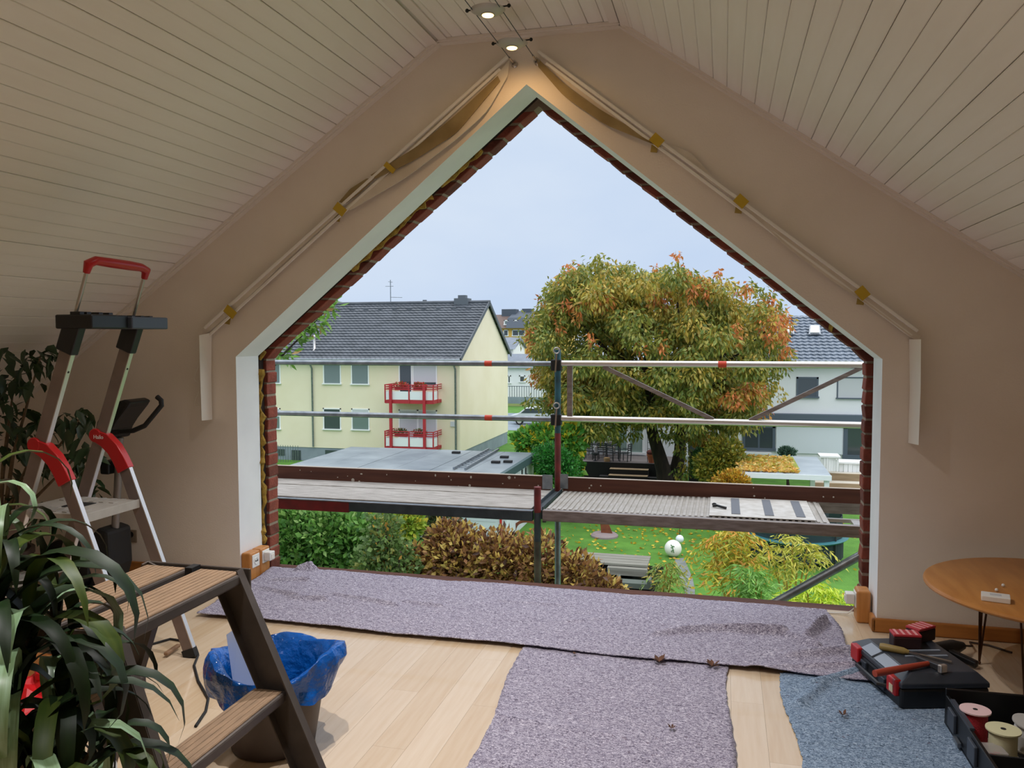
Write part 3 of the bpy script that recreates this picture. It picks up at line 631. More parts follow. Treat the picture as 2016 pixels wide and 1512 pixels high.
P = [Vector((-2.612, yl+.003, 1.775)), Vector((-2.598, yl+.0, 1.812)), Vector((-2.588, yl+.03, 1.828)), Vector((-2.588, yl+.12, 1.826)), Vector((-2.588, yr-.12, 1.824)), Vector((-2.588, yr-.05, 1.822)), Vector((-2.596, yr-.004, 1.812)), Vector((-2.612, yr+.002, 1.775))]
MB().tube(P, [.014, .021, .019, .021, .021, .019, .020, .014], 12).build('top_handle', red_pl, LD, smooth=True)

# ------------------------------------------------------------------ waste bin with blue bag
binm = mat('brown_grey_bin', '#4a3c36', .5, c2='#3f332e', scale=5)
bagm = mat('blue_bag_film', '#0d5cb4', .14, c2='#07417e', scale=6, bump=.7, bscale=16, bdist=.03)
BC = Vector((-1.60, 2.66, 0))
BN = thing('waste_bin', 'brown plastic waste bin on the bare floor', 'bin', BC)
MB().lathe([(.135, .002), (.150, .006), (.196, .285), (.203, .287), (.203, .300), (.190, .300), (.190, .285), (.146, .012), (.0001, .012)], n=40).build('body', binm, BN, local=True, smooth=True)
MB().tube([(.20*math.cos(a), .20*math.sin(a), .296) for a in np.linspace(0, 2*PI, 41)], .006, 8, False).build('rim', binm, BN, local=True, smooth=True)
BG = thing('bin_bag', 'shiny blue plastic bag lining the waste bin', 'bag', BC)
rs = random.Random(4); n = 72; rows = [(.135, .08), (.160, .22), (.178, .295), (.200, .336), (.226, .345), (.236, .318), (.230, .270), (.224, .225)]; vs = []
for j, (r, z) in enumerate(rows):
    for k in range(n):
        t_ = 2*PI*k/n; wv = .014*math.sin(5*t_+1.3*j)+.008*math.sin(13*t_+j*2)+.006*math.sin(23*t_-j)
        lift = (.030*math.sin(t_*2+.6)+.02*math.sin(3*t_+2)) if j in (3, 4) else (.014*math.sin(4*t_) if j >= 5 else 0)
        if j < 3: wv *= .25
        rr = r+wv*(1 if j > 1 else .4)+(.03*max(0, math.cos(t_-.25))**6 if j in (3, 4, 5) else 0); vs.append((rr*math.cos(t_), rr*math.sin(t_), z+lift))
fs = [(j*n+k, j*n+(k+1) % n, (j+1)*n+(k+1) % n, (j+1)*n+k) for j in range(len(rows)-1) for k in range(n)]
bo = MB(); bo.add(vs, fs); bo = bo.build('film', bagm, BG, local=True, smooth=True, fixn=False); bo.data.polygons.foreach_set('use_smooth', [True]*len(bo.data.polygons))
ss = bo.modifiers.new('sub', 'SUBSURF'); ss.levels = 1; ss.render_levels = 1
paper = mat('pale_blue_sheet', '#c8d8f0', .5)
q = Vector((-1.70, 2.66, .30)); b = MB(); b.strip([q+Vector((-.03, -.05, -.08)), q+Vector((-.075, -.02, .10))], [q+Vector((.07, -.05, -.08)), q+Vector((-.025, -.02, .135))], .003, (0, -1, .2)); tag(b.build('plastic_sheet', paper), 'pale blue plastic sheet sticking out of the bin', 'sheet')
# loose cable behind the stool
b = MB(); P = [atz(u, v, .006) for u, v in ((300, 1268), (335, 1258), (362, 1262), (384, 1272), (390, 1290), (382, 1310), (390, 1340), (410, 1375), (405, 1400), (385, 1430))]
b.tube(P, .006, 8); tag(b.build('black_cable', black_soft, smooth=True), 'dark cable lying in a loop behind the step stool', 'cable')
b = MB(); b.bar(atz(326, 1288, .02), atz(352, 1270, .02), .022, .016); tag(b.build('wooden_tool', mat('dark_wood_handle', '#8a6a4c', .6), bevel=.005), 'small brown wooden handle on the floor behind the stool', 'tool')
# ------------------------------------------------------------------ outdoors: ground
GZ = -5.8
grass = mat('autumn_lawn', '#5a8c2e', .95, c2='#42701f', scale=1.3, bump=.6, bscale=14, lo=.3, hi=.7, bdist=.05)
MB().box(-90, 60, 5.4, 200, GZ-.3, GZ).build('ground', grass)['kind'] = 'structure'
asph = mat('wet_asphalt', '#8a97a3', .35, c2='#77848f', scale=.6)
MB().box(-60, 5, 62, 76, GZ, GZ+.02).build('road', asph)['kind'] = 'structure'
b = MB(); b.add([(-60, 84, GZ), (-2, 84, GZ), (-2, 110, GZ+3.2), (-60, 110, GZ+3.2)], [(0, 1, 2, 3)]); b.build('far_bank', mat('sloping_meadow', '#6d8a3c', .95, c2='#7a6a4a', scale=.25))['kind'] = 'structure'
def rows_roof(name, A, B, C_, D, nrow, ncol, m, parent, th=.05, wave=.03):
    """tiled plane A(eave left) B(eave right) C(ridge right) D(ridge left): stepped rows with rolled tiles"""
    A, B, C_, D = map(Vector, (A, B, C_, D)); n = (B-A).cross(D-A).normalized()
    if n.z < 0: n = -n
    vs = []; nu = ncol*4
    for j in range(nrow):
        for e in (0, 1):
            t = (j+e*.999)/nrow; P, Q = A.lerp(D, t), B.lerp(C_, t); h = th*(1-e)
            for i in range(nu+1):
                s_ = i/nu; ph = (i % 4)/4*2*PI; vs.append(P.lerp(Q, s_)+n*(h+wave*.5*(1+math.cos(ph+.8*e))))
    fs = [(r*(nu+1)+i, r*(nu+1)+i+1, (r+1)*(nu+1)+i+1, (r+1)*(nu+1)+i) for r in range(2*nrow-1) for i in range(nu)]
    b = MB(); b.add(vs, fs); o = b.build(name, m, parent, fixn=False); o['kind'] = 'stuff'; return o
roof_dk = mat('dark_concrete_tile', '#4c5157', .55, c2='#5b6067', scale=1.5, spec=.4)
roof_gr = mat('grey_glazed_tile', '#6b7684', .4, c2='#5d6875', scale=1.5)
# ------------------------------------------------------------------ pale yellow apartment house
HY = 44.; ycol = mat('pale_yellow_render', '#efe5ca', .9, c2='#e9dec0', scale=.5)
plinth = mat('grey_plinth', '#8f9aa3', .8, c2='#7f8a93', scale=1)
HX0, HX1, HB, HE, HRZ, HRY = -34., -14.35, 54.6, .38, 3.62, 49.6
YH = thing('apartment_house', 'pale yellow two storey apartment house with dark tiled roof and red balconies', 'house', (-24, HY, GZ))
b = MB(); b.box(HX0, HX1, HY, HB, -5.0, HE); b.prism([(HY, HE), (HRY, HRZ-.1), (HB, HE)], HX0, HX1, 'yz'); b.build('wall', ycol, YH)
MB().box(HX0+.03, HX1-.03, HY+.03, HB-.03, GZ, -4.99).build('plinth', plinth, YH)
q0 = atx(999, 860, HX1); q1 = atx(906, 895, HX1); b = MB(); b.add([(HX1+.02, HY, -5.0), (HX1+.02, HB, -5.0), (HX1+.02, HB, -4.9), (HX1+.02, HY, -5.0)], [(0, 1, 2)])
ov = .35; k = (HRZ-HE)/(HRY-HY)
rows_roof('roof_tiles', (HX0, HY-ov, HE-.12), (HX1+.18, HY-ov, HE-.12), (HX1+.18, HRY, HRZ), (HX0, HRY, HRZ), 21, 66, roof_dk, YH)
rows_roof('roof_tiles', (HX1+.18, HB+ov, HE-.12), (HX0, HB+ov, HE-.12), (HX0, HRY, HRZ), (HX1+.18, HRY, HRZ), 10, 40, roof_dk, YH)
b = MB(); b.tube([(HX0, HRY, HRZ+.06), (HX1+.2, HRY, HRZ+.06)], .11, 8); b.build('ridge_cap', roof_dk, YH, smooth=True)
for y0, z0, y1, z1 in ((HY-ov, HE-.14, HRY, HRZ+.02), (HRY, HRZ+.02, HB+ov, HE-.14)): MB().bar((HX1+.16, y0, z0), (HX1+.16, y1, z1), .06, .22).build('verge_board', roof_dk, YH)
b = MB(); b.tube([(HX0, HY-ov-.06, HE-.16), (HX1+.15, HY-ov-.06, HE-.16)], .08, 8); b.build('gutter', galv, YH, smooth=True)
MB().box(HX0, HX1, HY-ov+.02, HY, HE-.22, HE-.17).build('soffit', white_paint, YH)
for u in (617, 898):
    x = at(u, 800, HY).x; b = MB(); b.tube([(x-.1, HY-ov, HE-.2), (x, HY-.12, HE-.7), (x, HY-.10, -4.95)], .055, 8); b.build('downpipe', galv, YH, smooth=True)
for i in range(18):
    x = HX1-1.0-i*.98; t = .90; MB().box(x-.16, x+.16, HRY-.75, HRY-.45, HRZ-.75*k+.06, HRZ-.75*k+.19).build('vent_tile', roof_dk, YH, bevel=.03)
pnv = mat('far_pane_teal', '#71807e', .12, spec=.7); blind_g = mat('roller_shutter', '#c9ccd0', .6); pnd = mat('far_pane_dark', '#434b50', .1, spec=.7)
def window(root, u0, v0, u1, v1, y, pane, depth=.12, mull=False, frame=white_paint, fw=.07, shutter=0.):
    p, q = at(u0, v0, y), at(u1, v1, y); x0, x1, z1, z0 = p.x, q.x, p.z, q.z
    b = MB(); b.box(x0, x0+fw, y-.03, y+.06, z0, z1); b.box(x1-fw, x1, y-.03, y+.06, z0, z1); b.box(x0, x1, y-.03, y+.06, z1-fw, z1); b.box(x0-.04, x1+.04, y-.10, y+.06, z0, z0+fw)
    if mull: b.box((x0+x1)/2-.05, (x0+x1)/2+.05, y-.03, y+.06, z0, z1)
    f = b.build('window', frame, root)
    MB().box(x0+fw*.5, x1-fw*.5, y-.012, y+.02, z0+fw*.5, z1-fw*.5).build('pane', pane, f)
    if shutter: MB().box(x0+fw*.6, x1-fw*.6, y-.02, y-.013, z1-(z1-z0)*shutter, z1-fw).build('shutter', blind_g, f)
    return f
for a in ((636, 715, 672, 757), (691, 715, 727, 758), (526, 710, 553, 756)): window(YH, *a, HY, pnv)
window(YH, 636, 803, 672, 847, HY, pnd); window(YH, 692, 804, 728, 848, HY, pnv, shutter=.35); window(YH, 526, 803, 553, 846, HY, pnv, shutter=.4)
f = window(YH, 785, 712, 812, 775, HY, pnd); window(YH, 812, 712, 861, 760, HY, pnd, shutter=.85)
window(YH, 785, 806, 861, 866, HY, blind_g, mull=True)
for a in ((546, 884, 560, 897), (574, 886, 592, 906), (640, 886, 664, 897)):
    p, q = at(a[0], a[1], HY), at(a[2], a[3], HY); MB().box(p.x, q.x, HY+.0, HY+.05, q.z, p.z).build('basement_window', pnd, YH)
b = MB()
for i in range(10):
    x = at(543, 895, HY-.8).x+i*.16; b.tube([(x, HY-.8, GZ+.02), (x, HY-.8, GZ+1.0)], .015, 5)
b.build('area_railing', galv, YH)
redm = mat('red_steel', '#b32a35', .5); whp = mat('white_panel', '#e9ecef', .6)
def balcony(vtop, vfloor, flowers):
    yf = HY-1.35; x0, x1 = at(758, vtop, yf).x, at(853, vtop, yf).x; zt, zf = at(800, vtop, yf).z, at(800, vfloor, yf).z
    B_ = MB().box(x0, x1, yf, HY, zf-.02, zf+.16).build('balcony', redm, YH)
    for zz in (zt, zt-.12, zt-.24):
        MB().box(x0-.04, x1+.04, yf-.02, yf+.02, zz-.025, zz+.025).build('rail', redm, B_)
        for xx in (x0, x1): MB().box(xx-.02, xx+.02, yf, HY, zz-.025, zz+.025).build('rail', redm, B_)
    for xx in (x0, (x0+x1)/2, x1): MB().box(xx-.03, xx+.03, yf-.03, yf+.02, zf, zt).build('baluster', redm, B_)
    for xx in (x1,): MB().box(xx-.02, xx+.02, HY-.7, HY-.64, zf, zt).build('baluster', redm, B_)
    for a, c in ((x0+.05, (x0+x1)/2-.05), ((x0+x1)/2+.05, x1-.05)): MB().box(a, c, yf-.005, yf+.015, zf+.2, zt-.36).build('panel', whp, B_)
    for xx in (x0, x1): MB().box(xx-.008, xx+.008, yf+.05, HY-.72, zf+.2, zt-.36).build('panel', whp, B_)
    for (a, c) in ((x0+.55, x0+1.3), (x0+1.65, x0+2.4)): MB().box(a, c, yf+.04, yf+.22, zt-.30, zt-.12).build('flower_box', redm, B_, bevel=.02)
    return x0, x1, yf, zt, zf
b1 = balcony(758, 794, 1); b2 = balcony(850, 886, 1)
for u in (769, 835):
    x = at(u, 800, HY-1.45).x; MB().box(x-.07, x+.07, HY-1.5, HY-1.36, -5.3, b1[3]).build('balcony_post', redm, YH)
x = at(769, 800, HY-1.45).x
b = MB(); qa = at(769, 584, HRY); b.tube([(qa.x, HRY, HRZ), (qa.x, HRY, HRZ+1.55)], .03, 6); b.tube([(qa.x-.35, HRY, HRZ+1.15), (qa.x+.2, HRY, HRZ+1.15)], .018, 5); b.tube([(qa.x, HRY, HRZ+.45), (qa.x+.8, HRY, HRZ+.42)], .018, 5); b.tube([(qa.x-.15, HRY, HRZ+1.45), (qa.x+.15, HRY, HRZ+1.4)], .018, 5); b.build('antenna', galv, YH)
qa = at(910, 590, HRY); b = MB(); b.box(qa.x-.45, qa.x+.45, HRY-.3, HRY+.5, HRZ-.3, HRZ+.30); b.box(qa.x-.25, qa.x+.25, HRY-.1, HRY+.3, HRZ+.3, HRZ+.5); b.build('chimney', mat('slate_chimney', '#5f666d', .7), YH)
qa = at(833, 592, HRY); MB().tube([(qa.x, HRY+.3, HRZ-.2), (qa.x, HRY+.3, HRZ+.25)], .14, 10).build('roof_vent', roof_dk, YH)
qa = at(615, 690, HY+.3); MB().lathe([(.22, 0), (.10, .12), (.08, .15), (.08, .85), (.11, .87), (.11, .95), (.02, 1.0)], (qa.x, HY+.55, HE+.25), 12).build('flue_pipe', alu_br, YH, smooth=True)
q = at(893, 835, HY-.05); MB().box(q.x-.18, q.x+.12, HY-.08, HY, q.z-.14, q.z+.14).build('meter_box', blind_g, YH)

# ------------------------------------------------------------------ flat roofed garage
GA = thing('garage', 'flat roofed grey garage block with white front wall and red stripe', 'garage', (-12, 30, GZ))
gx0, gx1, gy0, gy1, gz = -15.35, -7.42, 28.0, 32.3, -3.2
felt_roof = mat('grey_roofing_felt', '#6d767c', .4, c2='#8f989c', scale=.6, bump=.2, bscale=3, bdist=.05)
white_board = mat('white_board_wall', '#dfe6ea', .7, c2='#d2dade', scale=1)
MB().box(gx0, gx1, gy0, gy1, GZ, gz-.05).build('wall', white_board, GA)
for i in range(6):
    xa = gx0-.15+i*(gx1+.3-gx0)/6; MB().box(xa+.01, xa+(gx1+.3-gx0)/6-.01, gy0-1.4, gy1+.1, gz-.06, gz+.004*(i % 2)).build('roof_sheet', felt_roof, GA)
b = MB(); b.box(gx1+.02, gx1+.17, gy0-1.42, gy1+.12, gz-.24, gz+.03); b.box(gx0-.17, gx1+.17, gy0-1.44, gy0-1.38, gz-.24, gz+.03); b.build('roof_edge', mat('dark_green_edge', '#3f5557', .6), GA)
MB().box(gx1-2.4, gx1-.45, gy0-.03, gy0-.005, -4.75, -4.42).build('red_stripe', mat('red_band', '#cf2a26', .5), GA)
MB().box(gx1-.25, gx1-.17, gy0-.03, gy0-.005, GZ, gz-.2).build('red_post', MATS['red_band'], GA)
for i in range(9): MB().box(gx1-2.4, gx1-.4, gy0-.012, gy0-.004, -5.6+i*.25, -5.585+i*.25).build('board_joint', blind_g, GA)
for yy, zz in ((30.3, -3.65), (30.9, -3.7), (30.6, -3.95), (31.1, -3.98)): MB().lathe([(.10, 0), (.10, .02)], (gx1, yy, zz), 10, Matrix.Rotation(PI/2, 4, 'Y')@Matrix.Diagonal((1.5, .8, 1, 1))).build('wall_vent', black_soft, GA)
wl = thing('garage_ladder', 'grey metal ladder lying flat on the garage roof', 'ladder', (-9.6, 30, gz))
A0, A1 = atz(893, 922, gz+.06), atz(962, 884, gz+.06); dd = (A1-A0); sd = Vector((-dd.y, dd.x, 0)).normalized()*.42
for o_ in (Vector(), sd): MB().bar(A0-o_, A1-o_, .06, .08).build('rail', galv, wl)
for i in range(13): p = A0.lerp(A1, (i+.5)/13); MB().bar(p, p-sd, .03, .03).build('rung', galv, wl)
for i, (u, v) in enumerate(((976, 912), (993, 902), (1000, 911), (898, 893))):
    q = atz(u, v, gz); b = MB(); b.box(q.x-.16, q.x+.16, q.y-.1, q.y+.1, gz, gz+.09); tag(b.build('roof_brick', black_soft, bevel=.01), ['left dark brick weighing down the garage roof corner', 'rear dark brick weighing down the garage roof corner', 'right dark brick weighing down the garage roof corner', 'flat dark vent on the garage roof'][i], 'brick', 'bricks on the garage roof')

# ------------------------------------------------------------------ far houses, car
def simple_house(name, label, x0, x1, y, d, zb, ze, zr, wallm, roofm, wins, ridge='x'):
    t = thing(name, label, 'house', ((x0+x1)/2, y, zb), 0, 'houses in the distance')
    MB().box(x0, x1, y, y+d, zb, ze).build('wall', wallm, t)
    if ridge == 'x':
        b = MB(); b.prism([(y-.4, ze-.1), (y+d/2, zr), (y+d+.4, ze-.1), (y+d/2, zr-.35)], x0-.3, x1+.3, 'yz')
        g_ = MB().prism([(y, ze), (y+d/2, zr-.3), (y+d, ze)], x0, x1, 'yz').build('gable', wallm, t)
    else:
        b = MB(); xm = (x0+x1)/2; b.prism([(x0-.4, ze-.1), (xm, zr), (x1+.4, ze-.1), (xm, zr-.35)], y-.3, y+d+.3, 'xz')
        g_ = MB().prism([(x0, ze), (xm, zr-.3), (x1, ze)], y, y+d, 'xz').build('gable', wallm, t)
    b.build('roof', roofm, t)
    for u0, v0, u1, v1, m in wins: window(t, u0, v0, u1, v1, y-.02, m, fw=.12)
    return t
orange_w = mat('orange_render', '#e0b45c', .9); slate = mat('slate_cladding', '#4d5661', .7); brown_t = mat('brown_tile', '#6d5a52', .7)
FY = 118.
o0, o1 = at(985, 660, FY), at(1110, 660, FY)
ORH = thing('orange_house', 'distant orange house with dark mansard roof between house and tree', 'house', ((o0.x+o1.x)/2, FY, GZ), 0, 'houses in the distance')
zz = lambda v, y=FY: at(1020, v, y).z
MB().box(o0.x, o1.x, FY, FY+9, GZ, zz(646)).build('wall', orange_w, ORH)
MB().prism([(FY-.6, zz(646)), (FY+.6, zz(625)), (FY+1.0, zz(625)), (FY+5, zz(610)), (FY+9, zz(646))], o0.x+1, o1.x, 'yz').build('mansard_roof', slate, ORH)
MB().prism([(FY-.4, zz(646)), (FY+3.5, zz(618)), (FY+7, zz(646))], o0.x-3.5, o0.x+1, 'yz').build('side_roof', brown_t, ORH)
MB().box(o0.x-.6, o0.x+1.6, FY+3, FY+5, zz(625), zz(607)).build('chimney', slate, ORH)
MB().box(at(1024, 610, FY).x-.7, at(1024, 610, FY).x+.7, FY+4, FY+5, zz(615), zz(606)).build('chimney', slate, ORH)
for a in ((992, 630, 1001, 640), (1011, 630, 1020, 640), (1030, 629, 1040, 640)): window(ORH, *a, FY+.2, pnv, fw=.15)
window(ORH, 991, 649, 1001, 662, FY-.02, pnd, fw=.12); window(ORH, 1008, 649, 1034, 662, FY-.02, pnd, fw=.12, mull=True)
FY2 = 96.; a0, a1 = at(985, 700, FY2), at(1010, 700, FY2)
simple_house('white_annex', 'distant white building with blue grey hipped roof beside the yellow gable', a0.x-4, a1.x, FY2, 6, GZ, at(1000, 686, FY2).z, at(1000, 664, FY2).z, white_paint, roof_gr, [])
FY3 = 86.; a0, a1 = at(990, 760, FY3), at(1130, 760, FY3)
simple_house('white_bungalow', 'white bungalow with dark window squares seen left of the big tree', a0.x-2, a1.x, FY3, 7, GZ, at(1040, 722, FY3).z, at(1040, 698, FY3).z, white_paint, roof_gr, [(999, 739, 1006, 755, pnd), (1022, 739, 1034, 753, pnd)])
t = thing('garden_fence', 'grey fence in front of the white bungalow', 'fence', (a0.x, FY3-3, GZ))
b0 = at(998, 785, FY3-3); b1_ = at(1090, 785, FY3-3)
MB().box(b0.x-1, b1_.x, FY3-3, FY3-2.9, b0.z-.5, b0.z+.2).build('base_wall', plinth, t)
for i in range(22):
    x = b0.x-.5+i*(b1_.x-b0.x+.5)/21; MB().box(x-.03, x+.03, FY3-2.98, FY3-2.93, b0.z, b0.z+1.35).build('picket', galv, t)
MB().box(b0.x-1, b1_.x, FY3-2.98, FY3-2.93, b0.z+1.28, b0.z+1.34).build('top_rail', galv, t)
carp = mat('silver_car_paint', '#d4d8dc', .3, .3); CY = 66.
c0 = at(999, 838, CY); c1 = at(1096, 838, CY); W = 4.3; cx = c0.x+.2; cz = GZ+.02
CAR = thing('parked_car', 'silver estate car parked on the far road', 'car', (cx+W/2, CY, cz))
prof = [(0, .35), (.02, .75), (.7, .92), (1.35, 1.42), (3.3, 1.45), (4.05, 1.0), (4.3, .85), (4.3, .35), (3.9, .25), (.3, .25)]
MB().prism([(cx+x, cz+z) for x, z in prof], CY, CY+1.7).build('body', carp, CAR, bevel=.06)
MB().prism([(cx+x, cz+z) for x, z in ((.95, .97), (1.42, 1.36), (3.2, 1.38), (3.75, 1.02))], CY-.02, CY+.02).build('side_window', pnd, CAR)
for x in (.85, 3.4):
    wh = MB().lathe([(.32, -.1), (.32, .1)], (cx+x, CY-.02, cz+.32), 18, Matrix.Rotation(PI/2, 4, 'X')).build('wheel', black_soft, CAR)
    MB().lathe([(.2, -.12), (.2, .12)], (cx+x, CY-.02, cz+.32), 14, Matrix.Rotation(PI/2, 4, 'X')).build('hub_cap', alu_br, wh)

# ------------------------------------------------------------------ white house on the right
WY = 44.; wren = mat('white_render', '#eceef0', .9, c2='#e4e7ea', scale=.5)
WH = thing('white_house', 'white two storey house with grey tiled roof and long grey awning', 'house', (2, WY, GZ))
wx0 = at(1405, 800, WY).x; WX1 = 13.; we = at(1600, 707, WY).z
WRY = 49.5; wr = at(1580, 622, WRY).z
b = MB(); b.box(wx0, WX1, WY, WY+11, GZ, we); b.prism([(WY, we), (WRY, wr-.1), (WY+11, we)], wx0, WX1, 'yz'); b.build('wall', wren, WH)
rows_roof('roof_tiles', (wx0-.2, WY-.4, we-.15), (WX1, WY-.4, we-.15), (WX1, WRY, wr), (wx0-.2, WRY, wr), 15, 44, roof_gr, WH, .05, .05)
MB().tube([(wx0-.2, WY-.46, we-.18), (WX1, WY-.46, we-.18)], .08, 8).build('gutter', white_paint, WH, smooth=True)
for u in (1553, 1605):
    def rp_(uu, vv):
        d = _ray(uu, vv); n_ = Vector((0, -(wr-we+.15), WRY-WY+.4)); p0 = Vector((0, WY-.4, we-.05)); return EYE+d*((p0-EYE).dot(n_)/d.dot(n_))
    P = [rp_(u-13, 660)+Vector((0, -.03, .06)), rp_(u+11, 660)+Vector((0, -.03, .06)), rp_(u+9, 642)+Vector((0, -.03, .06)), rp_(u-11, 642)+Vector((0, -.03, .06))]
    f = MB().add(P, [(0, 1, 2, 3)]).add([p+Vector((0, .05, -.15)) for p in P], [(3, 2, 1, 0)]).build('skylight', galv, WH)
    c_ = sum(P, Vector())/4; MB().add([c_+(p-c_)*.78+Vector((0, -.03, .03)) for p in P], [(0, 1, 2, 3)]).build('pane', mat('sky_pane', '#dfe9f2', .05, spec=1.), f)
anth = mat('anthracite_frame', '#56616e', .5)
window(WH, 1568, 742, 1611, 784, WY, pnd, frame=anth, fw=.09); window(WH, 1648, 742, 1706, 786, WY, blind_g, frame=anth, fw=.06)
a0 = at(1450, 815, WY-1.2); MB().box(at(1462, 815, WY).x, WX1, WY-.25, WY, at(1470, 828, WY).z, at(1470, 812, WY).z).build('awning_box', anth, WH, bevel=.03)
window(WH, 1462, 836, 1526, 888, WY-.02, pnd, frame=anth, fw=.14, mull=True)
z0_ = at(1600, 893, WY).z; z1_ = at(1600, 838, WY).z
MB().box(at(1528, 860, WY).x, at(1658, 860, WY).x, WY-.06, WY-.02, z0_, z1_).build('large_shutter', mat('pale_blue_shutter', '#dde4ea', .6), WH)
window(WH, 1661, 836, 1720, 905, WY-.02, pnd, frame=anth, fw=.2)
MB().box(at(1463, 892, WY).x, at(1518, 892, WY).x, WY-.3, WY, at(1480, 893, WY).z, at(1480, 889, WY).z).build('window_sill', white_paint, WH)
# lower wing with terrace doors behind the tree
WW = thing('white_wing', 'white garden wing with curtained terrace doors behind the tree trunk', 'house', (-4, WY+.5, GZ))
lx0 = at(1128, 860, WY+.5).x
MB().box(lx0, wx0-.02, WY+.5, WY+9, GZ, at(1300, 770, WY).z).build('wall', wren, WW)
MB().box(lx0-.3, wx0-.25, WY+.2, WY+9.2, at(1300, 770, WY).z, at(1300, 764, WY).z).build('flat_roof', anth, WW)
curt = mat('green_grey_curtain', '#8fa39b', .8, c2='#7b9188', scale=3, stretch=(8, 1, .3))
window(WW, 1207, 822, 1236, 890, WY+.48, curt, fw=.06); window(WW, 1236, 822, 1269, 895, WY+.48, curt, fw=.12); window(WW, 1352, 830, 1385, 900, WY+.48, pnd, fw=.08)
TZ = at(1260, 897, WY+.5).z
ty = atz(1250, 912, TZ).y
MB().box(lx0, at(1345, 905, WY).x, ty, WY+.5, GZ, TZ).build('terrace', mat('terrace_boards', '#8b8280', .8, c2='#7a706e', scale=2, stretch=(.4, 6, 1)))['kind'] = 'structure'
blk = mat('black_sleeper', '#1f1c1b', .8)
t = thing('terrace_steps', 'black timber steps and retaining beams below the terrace', 'steps', (-5, WY-7, GZ))
ty -= .02
MB().box(lx0, at(1305, 910, ty).x, ty-.15, ty, GZ, TZ+.02).build('retaining_beam', blk, t)
for k in range(3):
    zt_ = TZ-.25*(k+1); MB().box(at(1203, 920, ty).x, at(1278, 920, ty).x, ty-.15-.45*(k+1), ty-.15-.45*k, GZ, zt_).build('step', blk, t)
    MB().box(at(1203, 920, ty).x, at(1278, 920, ty).x, ty-.15-.45*(k+1), ty-.15-.45*k, zt_, zt_+.02).build('leaf_litter', mat('tan_tread', '#b49a78', .9), t)
MB().box(lx0+2, at(1310, 930, ty).x, ty-1.0, ty-.6, GZ, TZ-.55).build('lower_beam', blk, t)
b = MB(); b.box(at(1356, 925, 38.5).x, at(1395, 925, 38.5).x, 38.5, 38.9, GZ, at(1360, 890, 38.5).z); tag(b.build('black_screen', blk), 'black timber screen right of the tree trunk', 'screen')
b = MB(); p, q = at(1153, 841, WY+.47), at(1186, 857, WY+.47); pic = thing('wall_picture', 'pale picture with a pink brush stroke on the terrace wall', 'picture', (p.x, WY+.47, q.z))
MB().box(p.x, q.x, WY+.43, WY+.49, q.z, p.z).build('canvas', mat('pale_canvas', '#e6e2e8', .7), pic)
c_ = (p+q)/2; MB().bar((c_.x-.3, WY+.42, c_.z-.2), (c_.x-.0, WY+.42, c_.z+.22), .01, .12, up=(1, 0, 0)).build('pink_stroke', mat('magenta_paint', '#b54a90', .6), pic)
# garden furniture
metal_dk = mat('dark_garden_metal', '#2a2c30', .5); teak = mat('grey_teak', '#7d7268', .8)
def chair(label, u, v, y, rz, m):
    q = at(u, v, y); t = thing('garden_chair', label, 'chair', (q.x, y, TZ), rz, 'chairs on the terrace')
    MB().box(-.23, .23, -.22, .22, .42, .45).build('seat', m, t, local=True)
    for sx in (-.21, .21):
        MB().box(sx-.018, sx+.018, -.22, -.185, 0, .42).build('leg', m, t, local=True); MB().bar((sx, .21, 0), (sx, .27, .92), .036, .036, up=(0, 1, 0)).build('leg', m, t, local=True)
        MB().box(sx-.02, sx+.02, -.22, .22, .62, .65).build('armrest', m, t, local=True)
    for i in range(4): MB().box(-.2, .2, .235+i*.006, .255+i*.006, .56+i*.1, .61+i*.1).build('back_slat', m, t, local=True)
    return t
for a in (('dark slatted garden chair nearest the hedge on the terrace', 1160, 895, 42.6, PI, metal_dk), ('dark slatted garden chair at the middle of the terrace table', 1186, 895, 42.5, PI, metal_dk), ('dark rounded garden chair at the right end of the terrace table', 1207, 898, 42.3, PI*.8, metal_dk),
          ('grey teak chair against the terrace wall below the picture', 1152, 880, 44.1, 0, teak), ('grey teak chair behind the middle of the terrace table', 1181, 880, 44.1, 0, teak), ('grey teak chair beside the terrace door', 1202, 880, 44.1, 0, teak), ('dark reclining garden chair in front of the terrace door', 1231, 898, 42.3, -PI*.6, metal_dk)): chair(*a)
q = at(1180, 880, 42.9); t = thing('garden_table', 'long dark garden table on the terrace', 'table', (q.x, 43.3, TZ))
MB().box(-1.1, 1.1, -.4, .4, .70, .74).build('table_top', metal_dk, t, local=True)
for sx in (-1, 1):
    for sy in (-.34, .34): MB().box(sx-.03, sx+.03, sy-.03, sy+.03, 0, .7).build('leg', metal_dk, t, local=True)
terra = mat('terracotta', '#b0623c', .8)
q = at(1283, 912, ty+.5); t = thing('plant_pot', 'terracotta pot with dark red plant and trellis on the terrace edge', 'pot', (q.x, ty+.4, TZ))
MB().lathe([(.15, 0), (.22, .36), (.25, .36), (.25, .44), (.21, .44), (.2, .38)], n=18).build('pot', terra, t, local=True, smooth=True)
MB().ball((0, 0, .52), (.26, .26, .16), 10, 7).build('plant', mat('dark_red_plant', '#5c2a26', .8, c2='#7a3c30', scale=12), t, local=True)
for x in (-.22, .22): MB().tube([(x, .15, 0), (x, .15, 1.4)], .014, 5).build('trellis_bar', metal_dk, t, local=True)
for z in (.7, 1.0, 1.3): MB().tube([(-.22, .15, z), (.22, .15, z)], .012, 5).build('trellis_bar', metal_dk, t, local=True)
